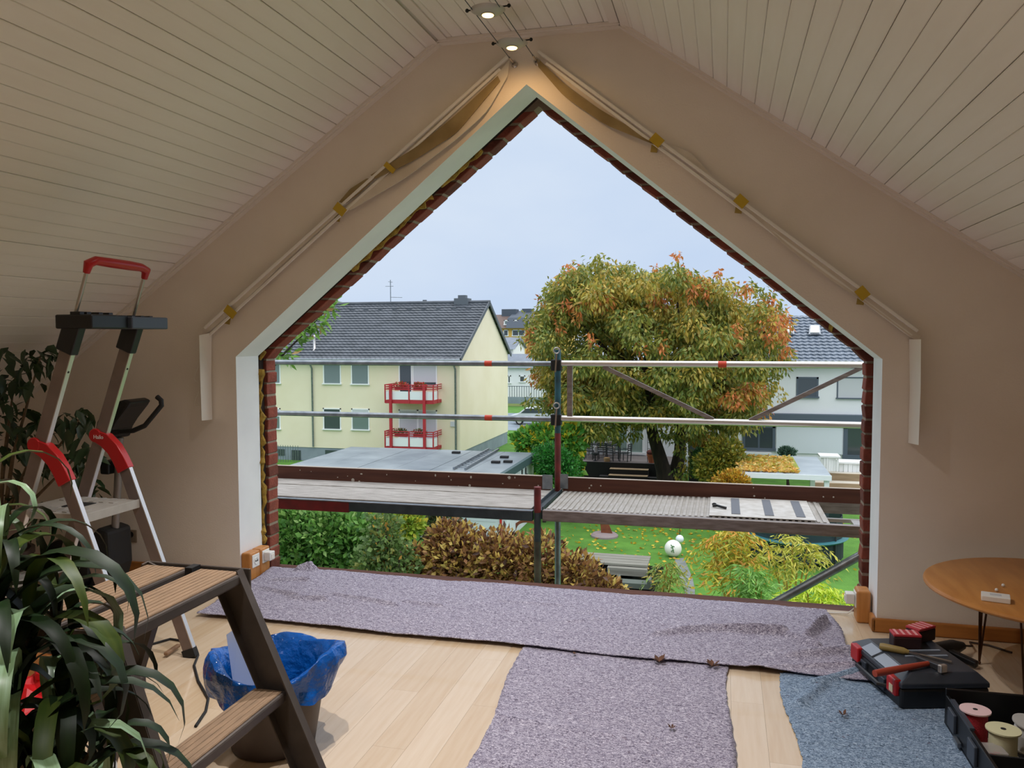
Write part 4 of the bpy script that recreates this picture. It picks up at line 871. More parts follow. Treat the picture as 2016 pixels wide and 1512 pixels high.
q = at(1195, 912, ty+.3); b = MB(); b.lathe([(.14, 0), (.16, .05), (.16, .2), (.13, .22)], (q.x, ty+.25, TZ), 12); tag(b.build('wooden_stool', mat('round_wood', '#a8865c', .7), smooth=True), 'small round wooden stump on the terrace edge', 'stool')
q = at(1172, 905, ty+.4); b = MB(); b.lathe([(.12, 0), (.03, .06), (.03, .25), (.2, .34), (.2, .42), (.16, .42), (.12, .36)], (q.x, ty+.35, TZ), 14); tag(b.build('garden_urn', metal_dk, smooth=True), 'dark cup shaped urn on the terrace edge', 'urn')
q = at(1130, 918, 35.6); t = thing('covered_grill', 'silver covered barbecue on a wooden stand left of the terrace', 'grill', (q.x, 35.4, GZ))
MB().box(-.6, .6, -.3, .3, .5, .58).build('shelf', MATS['round_wood'], t, local=True)
for x in (-.55, .55): MB().box(x-.05, x+.05, -.28, .28, 0, .5).build('leg', MATS['round_wood'], t, local=True)
MB().ball((.1, 0, .75), (.5, .3, .3), 12, 8).build('cover', galv, t, local=True, smooth=True)

# ------------------------------------------------------------------ leaf-strewn shelter and planters on the right
PY0, PY1 = 32.2, 37.0
pz = at(1530, 935, PY0).z
SH = thing('garden_shelter', 'flat garden shelter on white posts with fallen leaves on its roof', 'shelter', (1.5, 34, GZ))
sx0, sx1 = at(1455, 940, PY0).x, at(1636, 940, PY0).x
MB().box(sx0, sx1, PY0, PY1, pz, pz+.06).build('roof', mat('grey_shelter_roof', '#96a2aa', .5, c2='#a7b2b8', scale=1), SH)
MB().box(sx0-.02, sx1+.02, PY0-.06, PY0, pz-.14, pz+.05).build('front_fascia', white_paint, SH)
for u, y in ((1474, PY0+.05), (1628, PY0+.05), (1600, PY0+1.6)): x = at(u, 945, y).x; MB().box(x-.09, x+.09, y, y+.16, GZ, pz).build('post', white_paint, SH)
for x0, x1, y0, y1, m in ((sx0+.3, sx1-1.0, PY0+1.2, PY1-.3, mat('roof_moss', '#86913a', .95, c2='#a0a24a', scale=3)),): MB().box(x0, x1, y0, y1, pz+.06, pz+.085).build('moss_bed', m, SH, bevel=.03)
for i, (u0, u1, v, lb) in enumerate(((1652, 1694, 912, 'round white garden bench at the far right edge'), (1616, 1652, 900, 'white planter box behind the shelter roof'))):
    q = at(u0, v, 40.-i); q1 = at(u1+20*(1-i), v, 40.-i); t = thing('white_planter', lb, 'planter', (q.x, 40-i, GZ), 0, 'white boxes on the right')
    for k in range(7): xa = q.x+(q1.x-q.x)*k/7; MB().box(xa+.01, xa+(q1.x-q.x)/7-.01, 40-i-.05*math.sin(k), 40-i+.06, q.z-.62, q.z).build('board', white_paint, t)
    MB().box(q.x-.05, q1.x+.05, 40-i-.1, 40-i+.9, q.z, q.z+.07).build('top', white_paint, t)
t = thing('timber_terraces', 'tan timber terrace steps on the slope at the right edge', 'steps', (6, 38, GZ))
tan = mat('tan_timber', '#a08a6c', .8, c2='#8c775a', scale=2, stretch=(.5, 4, 4)); tan2 = mat('gravel_tread', '#c9c2b4', .9)
for k in range(4):
    y = 36.2+k*1.0; z = GZ+.28*(k+1); x = at(1600, 950, y).x; MB().box(x, 12, y, y+.14, GZ, z).build('timber', tan, t); MB().box(x, 12, y+.14, y+1.0, GZ, z-.03).build('tread', tan2, t)
t = thing('garden_net', 'dark green net fence under the shelter roof', 'net', (2, 31.4, GZ))
nm = mat('dark_green_net', '#39453a', .9)
x0, x1 = at(1478, 950, 31.4).x, at(1622, 950, 31.4).x
for k in range(5): x = x0+(x1-x0)*k/4; MB().tube([(x, 31.4, GZ), (x, 31.4, GZ+1.15)], .025, 6).build('post', black_soft, t)
b = MB()
for k in range(40): x = x0+(x1-x0)*k/39; b.box(x-.006, x+.006, 31.39, 31.40, GZ, GZ+1.1-.15*math.sin(k/39*PI*4)**2)
for k in range(12): b.box(x0, x1, 31.39, 31.40, GZ+.05+k*.085, GZ+.062+k*.085)
b.build('mesh', nm, t)['kind'] = 'stuff'

# ------------------------------------------------------------------ garden pieces on the lawn
rust = mat('rusty_steel', '#6a3a24', .85, c2='#84492c', scale=6)
q = atz(1190, 1056, GZ); t = thing('rust_sculpture', 'rusty curved blade sculpture on a round stone in the lawn', 'sculpture', (q.x, q.y, GZ))
MB().lathe([(.5, 0), (.5, .06), (.42, .12), (.0001, .13)], n=22).build('stone_base', mat('mauve_stone', '#8d7f7f', .9), t, local=True)
b = MB(); L_ = [Vector((-.12+.0, 0, .1)), Vector((-.16, 0, .5)), Vector((-.14, 0, .9)), Vector((-.05, 0, 1.3))]; R_ = [Vector((.3, 0, .1)), Vector((.14, 0, .5)), Vector((.02, 0, .9)), Vector((-.04, 0, 1.3))]; b.strip(L_, R_, .05, (0, 1, 0)); b.build('blade', rust, t, local=True)
q = atz(1038, 1052, GZ); t = thing('rust_arch', 'rusty crescent arch half hidden behind the brown bush', 'sculpture', (q.x, q.y, GZ))
b = MB(); th = np.linspace(.1, PI-.1, 14); b.strip([(.62*math.cos(a), 0, .55*math.sin(a)) for a in th], [(.45*math.cos(a), 0, .62*math.sin(a)-.18*math.sin(a)**2) for a in th], .06, (0, 1, 0)); b.build('crescent', rust, t, local=True)
lant = mat('paper_lantern', '#f1efe6', .7, c2='#e6e3d6', scale=1.5)
q = atz(1325, 1096, GZ); t = thing('paper_lantern', 'large round white lantern with green painted signs on the lawn', 'lantern', (q.x, q.y, GZ), 0, 'lanterns on the lawn')
MB().ball((0, 0, .28), .28, 22, 14).build('globe', lant, t, local=True, smooth=True)
cv = Vector((-q.x, -q.y, 7.3-.28)).normalized(); ax = cv.cross(Vector((0, 0, 1))).normalized(); ay = ax.cross(cv)*-1
gm = mat('green_brush_paint', '#4f7a4a', .8); cc = Vector((0, 0, .28))
def on(a, c): d = (-ax*-1*a+Vector((0, 0, 1))*c); v_ = cv*math.sqrt(max(.02, 1-a*a-c*c))+ax*a+ay*-c; return cc+v_.normalized()*.283
for S_ in ([(-.1, -.5), (0, -.2), (.05, .15)], [(-.1, -.2), (.15, -.25)], [(0, .0), (.25, .1)], [(-.15, .2), (.05, .25)], [(.05, .15), (.25, .4)], [(.1, -.45), (.2, -.3)]): MB().tube([on(*p) for p in S_], .016, 5).build('brush_stroke', gm, t, local=True)
q2 = atz(1338, 1078, GZ); t2 = thing('paper_lantern', 'small round white lantern hanging behind the large one', 'lantern', (q2.x, q2.y, GZ), 0, 'lanterns on the lawn')
qq = at(1338, 1061, q2.y); MB().ball((0, 0, qq.z-GZ), .14, 16, 10).build('globe', mat('cool_lantern', '#e8ecf4', .6), t2, local=True, smooth=True)
MB().tube([(0, .0, 0), (0, .02, qq.z-GZ+.5), (-.05, .02, qq.z-GZ+.58), (-.1, .02, qq.z-GZ+.5)], .012, 6).build('hook_rod', metal_dk, t2, local=True)
b = MB(); P0 = [atz(u, v, GZ+.015) for u, v in ((1328, 1100), (1332, 1120), (1340, 1140), (1348, 1160), (1350, 1190), (1348, 1240))]; P1 = [atz(u, v, GZ+.015) for u, v in ((1346, 1098), (1356, 1120), (1364, 1140), (1368, 1160), (1368, 1190), (1368, 1240))]
b.strip(P0, P1, .01, (0, 0, -1)); b.build('garden_path', mat('grey_path', '#7d8280', .9, c2='#6c716c', scale=4))['kind'] = 'structure'
t = thing('pond_deck', 'weathered grey plank deck beside the dark pond', 'deck', (-3.4, 26.5, GZ))
wgrey = mat('weathered_plank', '#8c8a80', .9, c2='#77756a', scale=2, stretch=(.4, 5, 5)); p0 = atz(1137, 1085, GZ+.4); p1 = atz(1284, 1086, GZ+.4)
for k in range(4): y = p0.y-.05-k*.28; MB().box(p0.x, p1.x, y-.26, y, GZ+.34, GZ+.40).build('plank', wgrey, t)
MB().box(p0.x+.3, p1.x-.5, p0.y-.9, p0.y-.3, GZ, GZ+.34).build('dark_skirt', blk, t)
MB().box(atz(1205, 1105, GZ+.2).x, p1.x, p0.y-1.35, p0.y-1.1, GZ+.1, GZ+.32).build('lower_plank', wgrey, t)
b = MB(); p0 = atz(1190, 1108, GZ+.01); p1 = atz(1300, 1175, GZ+.01); b.box(atz(1150, 1140, GZ).x, p1.x-.1, p1.y, p0.y, GZ, GZ+.012); tag(b.build('garden_pond', mat('dark_pond_water', '#11170f', .35, spec=.3)), 'small dark pond below the brown bush', 'pond')
q = atz(1275, 1160, GZ); t = thing('stone_trough', 'grey stone trough at the pond edge', 'trough', (q.x-.4, q.y, GZ))
MB().box(-.5, .5, -.2, .2, .05, .2).build('body', mat('mossy_stone', '#5c645c', .9), t, local=True); MB().box(-.5, -.4, -.2, .2, .2, .32).build('end', MATS['mossy_stone'], t, local=True); MB().box(.4, .5, -.2, .2, .2, .32).build('end', MATS['mossy_stone'], t, local=True)
# trampoline
TR = thing('trampoline', 'round trampoline with dark teal net behind the bamboo', 'trampoline', (2.35, 28.2, GZ))
tealm = mat('teal_cover', '#2b6a70', .6); netm = mat('trampoline_net', '#22383c', .8, alpha=.78)
MB().lathe([(1.55, .78), (1.62, .84), (1.55, .88), (1.2, .86), (1.2, .80)], n=36).build('edge_pad', tealm, TR, local=True, smooth=True)
MB().lathe([(.001, .80), (1.22, .80), (1.22, .82), (.001, .82)], n=30).build('jump_mat', black_soft, TR, local=True)
MB().lathe([(1.45, .86), (1.42, 1.55), (1.41, 1.55), (1.44, .86)], n=30).build('net', netm, TR, local=True, smooth=True)
for k in range(6):
    a = k*PI/3+.3; MB().tube([(1.5*math.cos(a), 1.5*math.sin(a), 0), (1.5*math.cos(a), 1.5*math.sin(a), 1.6)], .03, 8).build('pole', metal_dk, TR, local=True)
MB().lathe([(1.46, .2), (1.46, .78), (1.44, .78), (1.44, .2)], n=30).build('skirt', mat('dark_skirt_fabric', '#1d2b2c', .8), TR, local=True)
# ------------------------------------------------------------------ foliage
def leaf_mesh(name, P, Dr, Ln, Wd, cols, m, parent=None, fold=.18):
    n = len(P); Dr = Dr/np.linalg.norm(Dr, axis=1, keepdims=True)
    rnd = RNG.normal(size=(n, 3)); S = np.cross(Dr, rnd); S /= np.linalg.norm(S, axis=1, keepdims=True); Nn = np.cross(S, Dr)
    Ln = np.broadcast_to(Ln, n)[:, None]; Wd = np.broadcast_to(Wd, n)[:, None]
    V = np.empty((n, 4, 3)); V[:, 0] = P; V[:, 1] = P+Dr*Ln*.5+S*Wd*.5+Nn*Wd*fold; V[:, 2] = P+Dr*Ln; V[:, 3] = P+Dr*Ln*.5-S*Wd*.5+Nn*Wd*fold
    if parent is not None:
        I = np.array(WM[parent.name].inverted()); V = V@I[:3, :3].T+I[:3, 3]
    me = bpy.data.meshes.new(name); me.vertices.add(n*4); me.vertices.foreach_set('co', V.astype(np.float32).ravel())
    F = (np.arange(n)[:, None]*4+np.array([0, 1, 2, 0, 2, 3])).ravel(); me.loops.add(n*6); me.loops.foreach_set('vertex_index', F.astype(np.int32))
    me.polygons.add(n*2); me.polygons.foreach_set('loop_start', (np.arange(n*2)*3).astype(np.int32)); me.update(calc_edges=True)
    ca = me.color_attributes.new('Col', 'FLOAT_COLOR', 'POINT'); ca.data.foreach_set('color', np.repeat(np.c_[cols, np.ones(n)], 4, axis=0).astype(np.float32).ravel())
    me.materials.append(m); o = bpy.data.objects.new(name, me); COL.objects.link(o)
    if parent is not None: o.parent = parent
    o['kind'] = 'stuff'; return o
def pal(cs, n, w=None):
    A = np.array([C(c)[:3] for c in cs]); w = np.array(w if w else [1]*len(cs), float); i = RNG.choice(len(cs), n, p=w/w.sum())
    return A[i]*RNG.uniform(.75, 1.25, (n, 1))
def blob_points(c, r, n, shell=.45):
    d = RNG.normal(size=(n, 3)); d /= np.linalg.norm(d, axis=1, keepdims=True); k = RNG.uniform(0, 1, (n, 1))**shell
    return np.array(c)+d*k*np.array(r), d
def bush(name, label, cat, base, blobs, n, ln, wd, cs, w=None, droop=.0, group=None, stems=6, stem_m=None, upright=.3):
    t = thing(name, label, cat, base, 0, group)
    vol = np.array([b_[1][0]*b_[1][1]*b_[1][2] for b_ in blobs])**.66; cnt = np.maximum(20, (n*vol/vol.sum()).astype(int))
    Ps = []; Ds = []
    for (c, r), k in zip(blobs, cnt):
        p, d = blob_points(c, r, k); Ps.append(p); Ds.append(d+RNG.normal(scale=.7, size=d.shape)+np.array([0, 0, upright-droop]))
    P = np.concatenate(Ps); D_ = np.concatenate(Ds); m_ = len(P)
    leaf_mesh('foliage', P, D_, ln*RNG.uniform(.6, 1.25, m_), wd*RNG.uniform(.6, 1.25, m_), pal(cs, m_, w), LEAF, t)
    sm = stem_m or barkm
    for i in range(stems):
        c, r = blobs[i % len(blobs)]; q = Vector(c)+Vector((random.uniform(-.5, .5)*r[0], random.uniform(-.5, .5)*r[1], r[2]*.4))
        b0 = Vector(base)+Vector((random.uniform(-.2, .2), random.uniform(-.2, .2), 0)); md = b0.lerp(q, .5)+Vector((random.uniform(-.1, .1), 0, .1))
        MB().tube([b0, md, q], [.035, .024, .008], 6).build('stem', sm, t, smooth=True)
    return t
barkm = mat('dark_bark', '#3d3128', .95, c2='#2c241e', scale=7, stretch=(1, 1, .3), bump=.6, bscale=20)
# ---- the big cherry tree
TB = Vector((-2.35, 38.6, GZ))
TREE = thing('cherry_tree', 'large cherry tree with green and orange autumn leaves in the garden', 'tree', TB)
tp = lambda u, v, y=38.2: at(u, v, y)
MB().tube([tp(1312, 960), tp(1306, 925), tp(1296, 890), tp(1284, 850), tp(1280, 800), tp(1285, 720)], [.42, .34, .30, .26, .2, .1], 12).build('trunk', barkm, TREE, smooth=True)
MB().tube([tp(1325, 962, 38.5), tp(1332, 925, 38.5), tp(1338, 890, 38.5), tp(1340, 840, 38.5), tp(1352, 760, 38.5)], [.4, .32, .26, .2, .1], 12).build('trunk', barkm, TREE, smooth=True)
cc_ = at(1292, 688, 37.2); CR_ = np.array([5.9, 4.6, 4.2])
clumps = []; tries = 0
crown_px = [(1045, 860), (1030, 780), (1028, 700), (1038, 640), (1060, 580), (1100, 535), (1160, 518), (1220, 528), (1270, 540), (1330, 508), (1380, 530), (1430, 545), (1490, 575), (1535, 620), (1550, 700), (1548, 770), (1510, 810), (1480, 840), (1400, 850), (1360, 870), (1300, 850), (1200, 850), (1120, 870), (1080, 862)]
def in_poly(x, y, P):
    c = False
    for i in range(len(P)):
        (x0, y0), (x1, y1) = P[i-1], P[i]
        if (y0 > y) != (y1 > y) and x < (x1-x0)*(y-y0)/(y1-y0)+x0: c = not c
    return c
def to_px(p):
    d = Vector(p)-EYE; z = d.dot(CF); return 1008+F_PX*d.dot(CR)/z, 756-F_PX*d.dot(CU)/z
rt = random.Random(8)
while len(clumps) < 340 and tries < 9000:
    tries += 1; d = Vector((rt.gauss(0, 1), rt.gauss(0, 1), rt.gauss(0, 1))).normalized(); k = rt.random()**.33
    e = [math.copysign(abs(x)**.8, x) for x in d]
    p = cc_+Vector((e[0]*5.9, e[1]*4.6, e[2]*4.4))*k
    u, v = to_px(p)
    if in_poly(u, v, [(1292+(a-1292)*.95, 690+(b_-690)*.95) for a, b_ in crown_px]): clumps.append((p, k))
for u_, v_ in ((1345, 885), (1352, 915), (1340, 935), (1062, 825), (1085, 848), (1110, 852), (1140, 850), (1195, 850), (1215, 858), (1245, 852), (1305, 855), (1330, 860), (1365, 860), (1045, 790)): clumps.append((at(u_, v_, 36.6), 2.))
Ps, Ds, Cs = [], [], []
gr = ['#828a40', '#969844', '#70823c', '#a8a046', '#b4a84c']; yl_ = ['#c4aa48', '#b89a3e', '#a89a46']; orr = ['#d08a48', '#d67c46', '#c87438', '#d89c50']
for p, k in clumps:
    n_, r = (230, rt.uniform(.55, .95)) if k < 1.5 else (60, .42)
    u, v = to_px(p)
    warm = .03+.10*(u > 1230)*(v < 640)+.14*(u > 1430)+.04*(v < 580)
    pp, d = blob_points(p, (r, r, r*.75), n_, .5); Ps.append(pp); Ds.append(d*.45+RNG.normal(scale=.35, size=d.shape)+np.array([0, 0, -.75]))
    x = rt.random()
    if x < warm and k > .6: c_ = pal(orr+yl_, n_, [2, 2, 2, 2, 2, 2, 2])
    elif x < warm+.3: c_ = pal(yl_+gr, n_, [3, 3, 3, 1, 1, 1, 1, 1])
    else: c_ = pal(gr+yl_[:1], n_, [3, 3, 3, 2, 1, .6])
    Cs.append(c_)
# sparse sprigs that stick out of the crown
for i in range(260):
    d = Vector((rt.gauss(0, 1), rt.gauss(0, .7), abs(rt.gauss(0, 1)))).normalized(); p = cc_+Vector((d.x*6.0, d.y*4.6, d.z*4.5))*rt.uniform(.93, 1.04); u, v = to_px(p)
    if not in_poly(u, v, [(1292+(a-1292)*1.04, 690+(b_-690)*1.05) for a, b_ in crown_px]): continue
    n_ = 26; pp, dd_ = blob_points(p, (.22, .22, .42), n_, .6); Ps.append(pp); Ds.append(dd_*.4+np.array([0, 0, -.6])+RNG.normal(scale=.4, size=dd_.shape)); Cs.append(pal(orr if rt.random() < .3+.3*(u > 1250) else gr, n_))
P = np.concatenate(Ps); Dn = np.concatenate(Ds); n_ = len(P)
leaf_mesh('foliage', P, Dn, .27*RNG.uniform(.6, 1.2, n_), .105*RNG.uniform(.7, 1.2, n_), np.concatenate(Cs), LEAF, TREE)
for p, k in clumps[::7]:
    s0 = tp(1284, 830) if p.x < cc_.x+.5 else tp(1340, 830, 38.5); md = s0.lerp(p, .5)+Vector((0, 0, .5))
    MB().tube([s0, md, p], [.12, .07, .02], 6).build('branch', barkm, TREE, smooth=True)
# ---- shrubs near the house
def px_blobs(items, y):
    out = []
    for u, v, ru, rv in items: q = at(u, v, y); s = (q-EYE).dot(CF)/F_PX; out.append((tuple(q), (ru*s, min(ru, rv)*s*.9, rv*s)))
    return out
bb = at(1000, 1100, 12.0); bush('brown_hedge_bush', 'big autumn bush with curled brown and yellow leaves below the deck', 'bush', (bb.x, 12.0, GZ),
     px_blobs([(830, 1130, 60, 60), (900, 1100, 70, 72), (980, 1110, 75, 70), (1060, 1115, 70, 68), (1130, 1140, 60, 55), (1190, 1170, 48, 38), (920, 1190, 110, 70), (1060, 1200, 120, 70), (880, 1060, 38, 40), (1150, 1200, 90, 40)], 12.), 17000, .12, .06,
     ['#6f4c32', '#8f6540', '#a88048', '#bfa050', '#d8c068', '#54382a'], [3, 3, 2.5, 2.2, 2, 1.2], .0, stems=10)
gb = at(640, 1080, 12.5); bush('green_shrub', 'dense green shrub beside the left brick jamb below the deck', 'bush', (gb.x, 12.5, GZ),
     px_blobs([(575, 1050, 55, 60), (640, 1045, 60, 55), (700, 1060, 55, 50), (600, 1120, 80, 50), (700, 1120, 90, 45), (540, 1020, 40, 35)], 12.5), 9000, .12, .085,
     ['#5c8a3c', '#70a048', '#4a7634', '#88ac58', '#a0c070'], [3, 3, 2, 2, 1], .0, stems=10)
bush('rose_shrub', 'loose grey green rose shrub between the green and brown bushes', 'bush', (at(760, 1100, 11.6).x, 11.6, GZ),
     px_blobs([(755, 1060, 40, 60), (780, 1110, 50, 45), (735, 1110, 45, 40)], 11.6), 2200, .09, .07, ['#607c40', '#7f9858', '#93964c', '#b88a3c', '#54703a'], [3, 3, 1, .4, 2], stems=12)
bush('lime_shrub', 'lime green shrub behind the rose bush near the garage', 'bush', (at(800, 1050, 16).x, 16, GZ), px_blobs([(795, 1030, 42, 28), (770, 1045, 40, 25), (740, 1030, 45, 25)], 16.), 2600, .14, .09, ['#9ab03c', '#b0b848', '#7c9a3a', '#c2b23e'], stems=5)
bush('dark_conifer_bush', 'dark foliage behind the green shrub at the garage wall', 'bush', (at(690, 1030, 20).x, 20, GZ), px_blobs([(600, 1010, 70, 30), (700, 1020, 60, 40), (850, 1030, 60, 30)], 20.), 3000, .22, .10, ['#39482c', '#4a5a34', '#5c5a3a'], stems=5)
bush('fig_shrub', 'green shrub with large yellow leaves beside the back scaffold post', 'bush', (at(1098, 900, 34).x, 34, GZ), px_blobs([(1090, 878, 50, 38), (1048, 866, 38, 24), (1120, 870, 30, 40), (1095, 915, 50, 35), (1078, 858, 38, 20)], 34.), 5200, .34, .22, ['#4c8a34', '#5f9a3c', '#7aa83c', '#c8b834', '#e0c838'], [3, 3, 2, 1, .7], stems=6)
bush('clipped_green_bush', 'dense bright green bush at the garage corner', 'bush', (at(1070, 900, 31.5).x, 31.5, GZ), px_blobs([(1085, 905, 40, 35), (1104, 925, 42, 35)], 31.5), 3600, .16, .07, ['#2f7a2c', '#3f8a34', '#2a6626'], stems=4)
bush('yellow_green_shrub', 'rounded yellow green shrub beside the shelter roof', 'bush', (at(1420, 920, 35).x, 35, GZ), px_blobs([(1425, 890, 38, 35), (1405, 920, 42, 35), (1440, 920, 40, 30)], 35.), 4200, .2, .10, ['#a09a3c', '#8c9038', '#b8a23c', '#7a8434'], stems=5)
bush('gold_ground_shrub', 'golden leaved low shrub in front of the shelter', 'bush', (at(1440, 955, 32.).x, 32, GZ), px_blobs([(1440, 950, 36, 24), (1420, 965, 30, 18)], 32.), 2600, .15, .09, ['#d8a838', '#e0b840', '#c08a30', '#a89838'], stems=4)
bush('dark_green_bush', 'dark green bush at the foot of the cherry tree', 'bush', (at(1385, 920, 36.5).x, 36.5, GZ), px_blobs([(1385, 915, 25, 32)], 36.5), 2400, .18, .09, ['#3f6a34', '#4f7a3a', '#5a8440'], stems=4)
bush('orange_shrub', 'orange leaved shrub beside the white wing', 'bush', (at(1385, 860, 41).x, 41, GZ), px_blobs([(1375, 862, 22, 18), (1400, 878, 20, 14)], 41.), 1600, .2, .12, ['#c89a44', '#d0a850', '#b88438'], stems=4)
bush('small_grey_bush', 'small grey green bush in front of the pale shutter', 'bush', (at(1550, 892, 40.5).x, 40.5, GZ), px_blobs([(1550, 890, 16, 9)], 40.5), 700, .16, .08, ['#4c6a58', '#5c7a64'], stems=3)
def fern(name, label, base, heads, n, cs, ln=.5, w=.05, cat='bush', up=.4):
    t = thing(name, label, cat, base); Ps, Ds = [], []
    for c, r, k in heads:
        for i in range(k):
            a = random.uniform(0, 2*PI); L_ = r*random.uniform(.7, 1.2); e = random.uniform(.1, .8)
            for s_ in np.linspace(.1, 1, n):
                q = np.array(c)+np.array([math.cos(a)*L_*s_, math.sin(a)*L_*s_, L_*(e*s_-1.1*s_*s_)])
                for sd in (-1, 1): Ps.append(q); Ds.append([math.cos(a)*.5-sd*math.sin(a), math.sin(a)*.5+sd*math.cos(a), -.7])
        MB().tube([Vector(base)+Vector((random.uniform(-.2, .2), random.uniform(-.2, .2), 0)), Vector(base).lerp(Vector(c), .6)+Vector((.05, 0, .2)), Vector(c)], [.03, .022, .012], 6).build('cane', canem, t, smooth=True)
    P = np.array(Ps); D_ = np.array(Ds)+RNG.normal(scale=.3, size=P.shape); leaf_mesh('foliage', P, D_, ln*RNG.uniform(.7, 1.2, len(P)), w, pal(cs, len(P)), LEAF, t); return t
canem = mat('yellow_cane', '#a8873a', .6)
hd = lambda L_, y, r, k: [(tuple(at(u, v, y)), r, k) for u, v in L_]
fern('golden_bamboo', 'tall golden yellow bamboo in the middle of the garden', (at(1440, 1180, 19).x, 19, GZ), hd([(1430, 1050, ), (1460, 1045), (1400, 1070), (1480, 1060), (1440, 1090), (1410, 1110), (1470, 1100), (1425, 1140)], 19., .55, 15), 7, ['#c8b83c', '#d4c048', '#b0a838', '#d89a3c', '#9aa840'], .2, .045)
fern('green_bamboo', 'fresh green feathery bamboo below the golden one', (at(1470, 1170, 17).x, 17, GZ), hd([(1460, 1120), (1490, 1130), (1450, 1150), (1500, 1155), (1480, 1170), (1440, 1180)], 17., .45, 15), 7, ['#7aa84a', '#8ab858', '#6a9840'], .16, .035)
fern('lime_sumac', 'bright lime feathery sumac above the diagonal scaffold tube', (at(1590, 1200, 13).x, 13, GZ), hd([(1590, 1155), (1560, 1170), (1620, 1160), (1640, 1180), (1540, 1190), (1600, 1185)], 13., .42, 15), 8, ['#c4d83a', '#b4cc34', '#d4e048'], .13, .025)
fern('pale_willow_shrub', 'pale yellow willow like shrub in front of the trampoline', (at(1550, 1150, 20).x, 20, GZ), hd([(1560, 1060), (1540, 1080), (1590, 1075), (1520, 1100), (1570, 1110), (1600, 1090), (1540, 1130)], 20., .6, 11), 7, ['#c8c04c', '#b8b848', '#d4c458', '#a8ac48'], .19, .04)
fern('pond_grass', 'pale green reeds beside the garden path', (at(1310, 1170, 23).x, 23, GZ), hd([(1310, 1110), (1300, 1130), (1322, 1140), (1310, 1160), (1325, 1120)], 23., .5, 11), 6, ['#8aa050', '#a0a850', '#7a9848', '#b0a048'], .22, .035)
# leaves scattered on lawn and shelter roof, twigs by the left jamb
n_ = 2600; P = np.c_[RNG.uniform(-8, 6, n_), RNG.uniform(20, 38, n_), np.full(n_, GZ+.03)]; keep = RNG.uniform(size=n_) < np.exp(-((P[:, 0]+1.5)/4)**2-((P[:, 1]-31)/7)**2); P = P[keep]; n_ = len(P)
o = leaf_mesh('fallen_leaves', P, np.c_[RNG.normal(size=(n_, 2)), np.full(n_, .1)], .16, .09, pal(['#d8c040', '#e0b838', '#c89a30'], n_), LEAF); tag(o, 'yellow leaves scattered over the lawn', 'leaves', kind='stuff')
n_ = 900; P = np.c_[RNG.uniform(sx0, sx1-1.2, n_), PY0+.2+RNG.uniform(0, 1, n_)**1.6*4.2, np.full(n_, pz+.09)]
o = leaf_mesh('leaf_litter', P, np.c_[RNG.normal(size=(n_, 2)), np.full(n_, .15)], .2, .12, pal(['#e0b860', '#d8a048', '#c8b448', '#e8cc80'], n_), LEAF, SH)
t = thing('young_tree', 'green leafy twigs peeping in beside the left brick edge', 'tree', (at(440, 900, 9.8).x, 9.8, GZ))
pts = [(650, 602, .5), (640, 608, .5), (622, 640, 1), (610, 638, 1), (600, 655, .8), (590, 662, .8), (560, 695, .6), (552, 700, .6), (630, 632, 1)]
Ps, Ds, Cs = [], [], []
for u, v, s_ in pts:
    q = at(u, v, 9.5); k = 16; Ps.append(np.array(q)+RNG.normal(scale=.05, size=(k, 3))); Ds.append(RNG.normal(size=(k, 3))+np.array([.6, 0, -.3])); Cs.append(pal(['#6f9a3c', '#86ac4a', '#5c8432', '#b89058'], k, [3, 3, 2, .5]))
P = np.concatenate(Ps); leaf_mesh('foliage', P, np.concatenate(Ds), .15, .05, np.concatenate(Cs), LEAF, t)
MB().tube([Vector((at(440, 900, 9.8).x, 9.8, GZ)), at(440, 900, 9.8), at(500, 770, 9.6), at(560, 695, 9.5), at(600, 655, 9.5), at(650, 602, 9.5)], [.05, .035, .02, .014, .010, .006], 6).build('twig', barkm, t)
# balcony flowers belong to the house
for (x0, x1, yf, zt, zf), cs in ((b1, ['#b03030', '#c85a3a', '#5c7a3c', '#d0483a']), (b2, ['#5c7048', '#6d7f50', '#8a8a58', '#a04a4a'])):
    for a in (.9, 2.0):
        P, d = blob_points((x0+a, yf+.13, zt-.02), (.42, .12, .16), 240); leaf_mesh('flowers', P, d+RNG.normal(scale=.5, size=d.shape), .11, .07, pal(cs, 240), LEAF, YH)
# ------------------------------------------------------------------ closed toolbox with tools on it
tool_top = mat('dark_grey_lid', '#2c3138', .38, c2='#363c45', scale=8)
silver_pl = mat('pale_grey_panel', '#8f9aa8', .4)
TBX = thing('toolbox', 'closed black toolbox with two red latches on the blue grey felt', 'toolbox', (.70, 3.50, .006), .272)
MB().box(0, .36, 0, .46, 0, .085).build('lower_shell', black_pl, TBX, local=True, bevel=.012, seg=2)
b = MB(); lo = [(0, 0), (.36, 0), (.36, .46), (0, .46)]; hi = [(.06, .04), (.33, .04), (.33, .42), (.06, .42)]
b.add([(x, y, .085) for x, y in lo]+[(x, y, .105) for x, y in lo]+[(x, y, .135) for x, y in hi], [(0, 3, 2, 1), (8, 9, 10, 11)]+[(i, (i+1) % 4, (i+1) % 4+4, i+4) for i in range(4)]+[(i+4, (i+1) % 4+4, (i+1) % 4+8, i+8) for i in range(4)])
lid = b.build('lid', tool_top, TBX, local=True, bevel=.004)
for y0, y1 in ((.09, .25), (.27, .37)): MB().bar((.028, y0, .122), (.028, y1, .122), .050, .004, up=(-.45, 0, 1)).build('lid_panel', silver_pl, lid, local=True)
for y in (.20, .26): MB().box(.12, .30, y, y+.012, .133, .139).build('lid_rib', silver_pl, lid, local=True)
for y in (.02, .36):
    la = MB().box(-.016, .014, y, y+.075, .045, .112).build('latch', red_pl, TBX, local=True, bevel=.006)
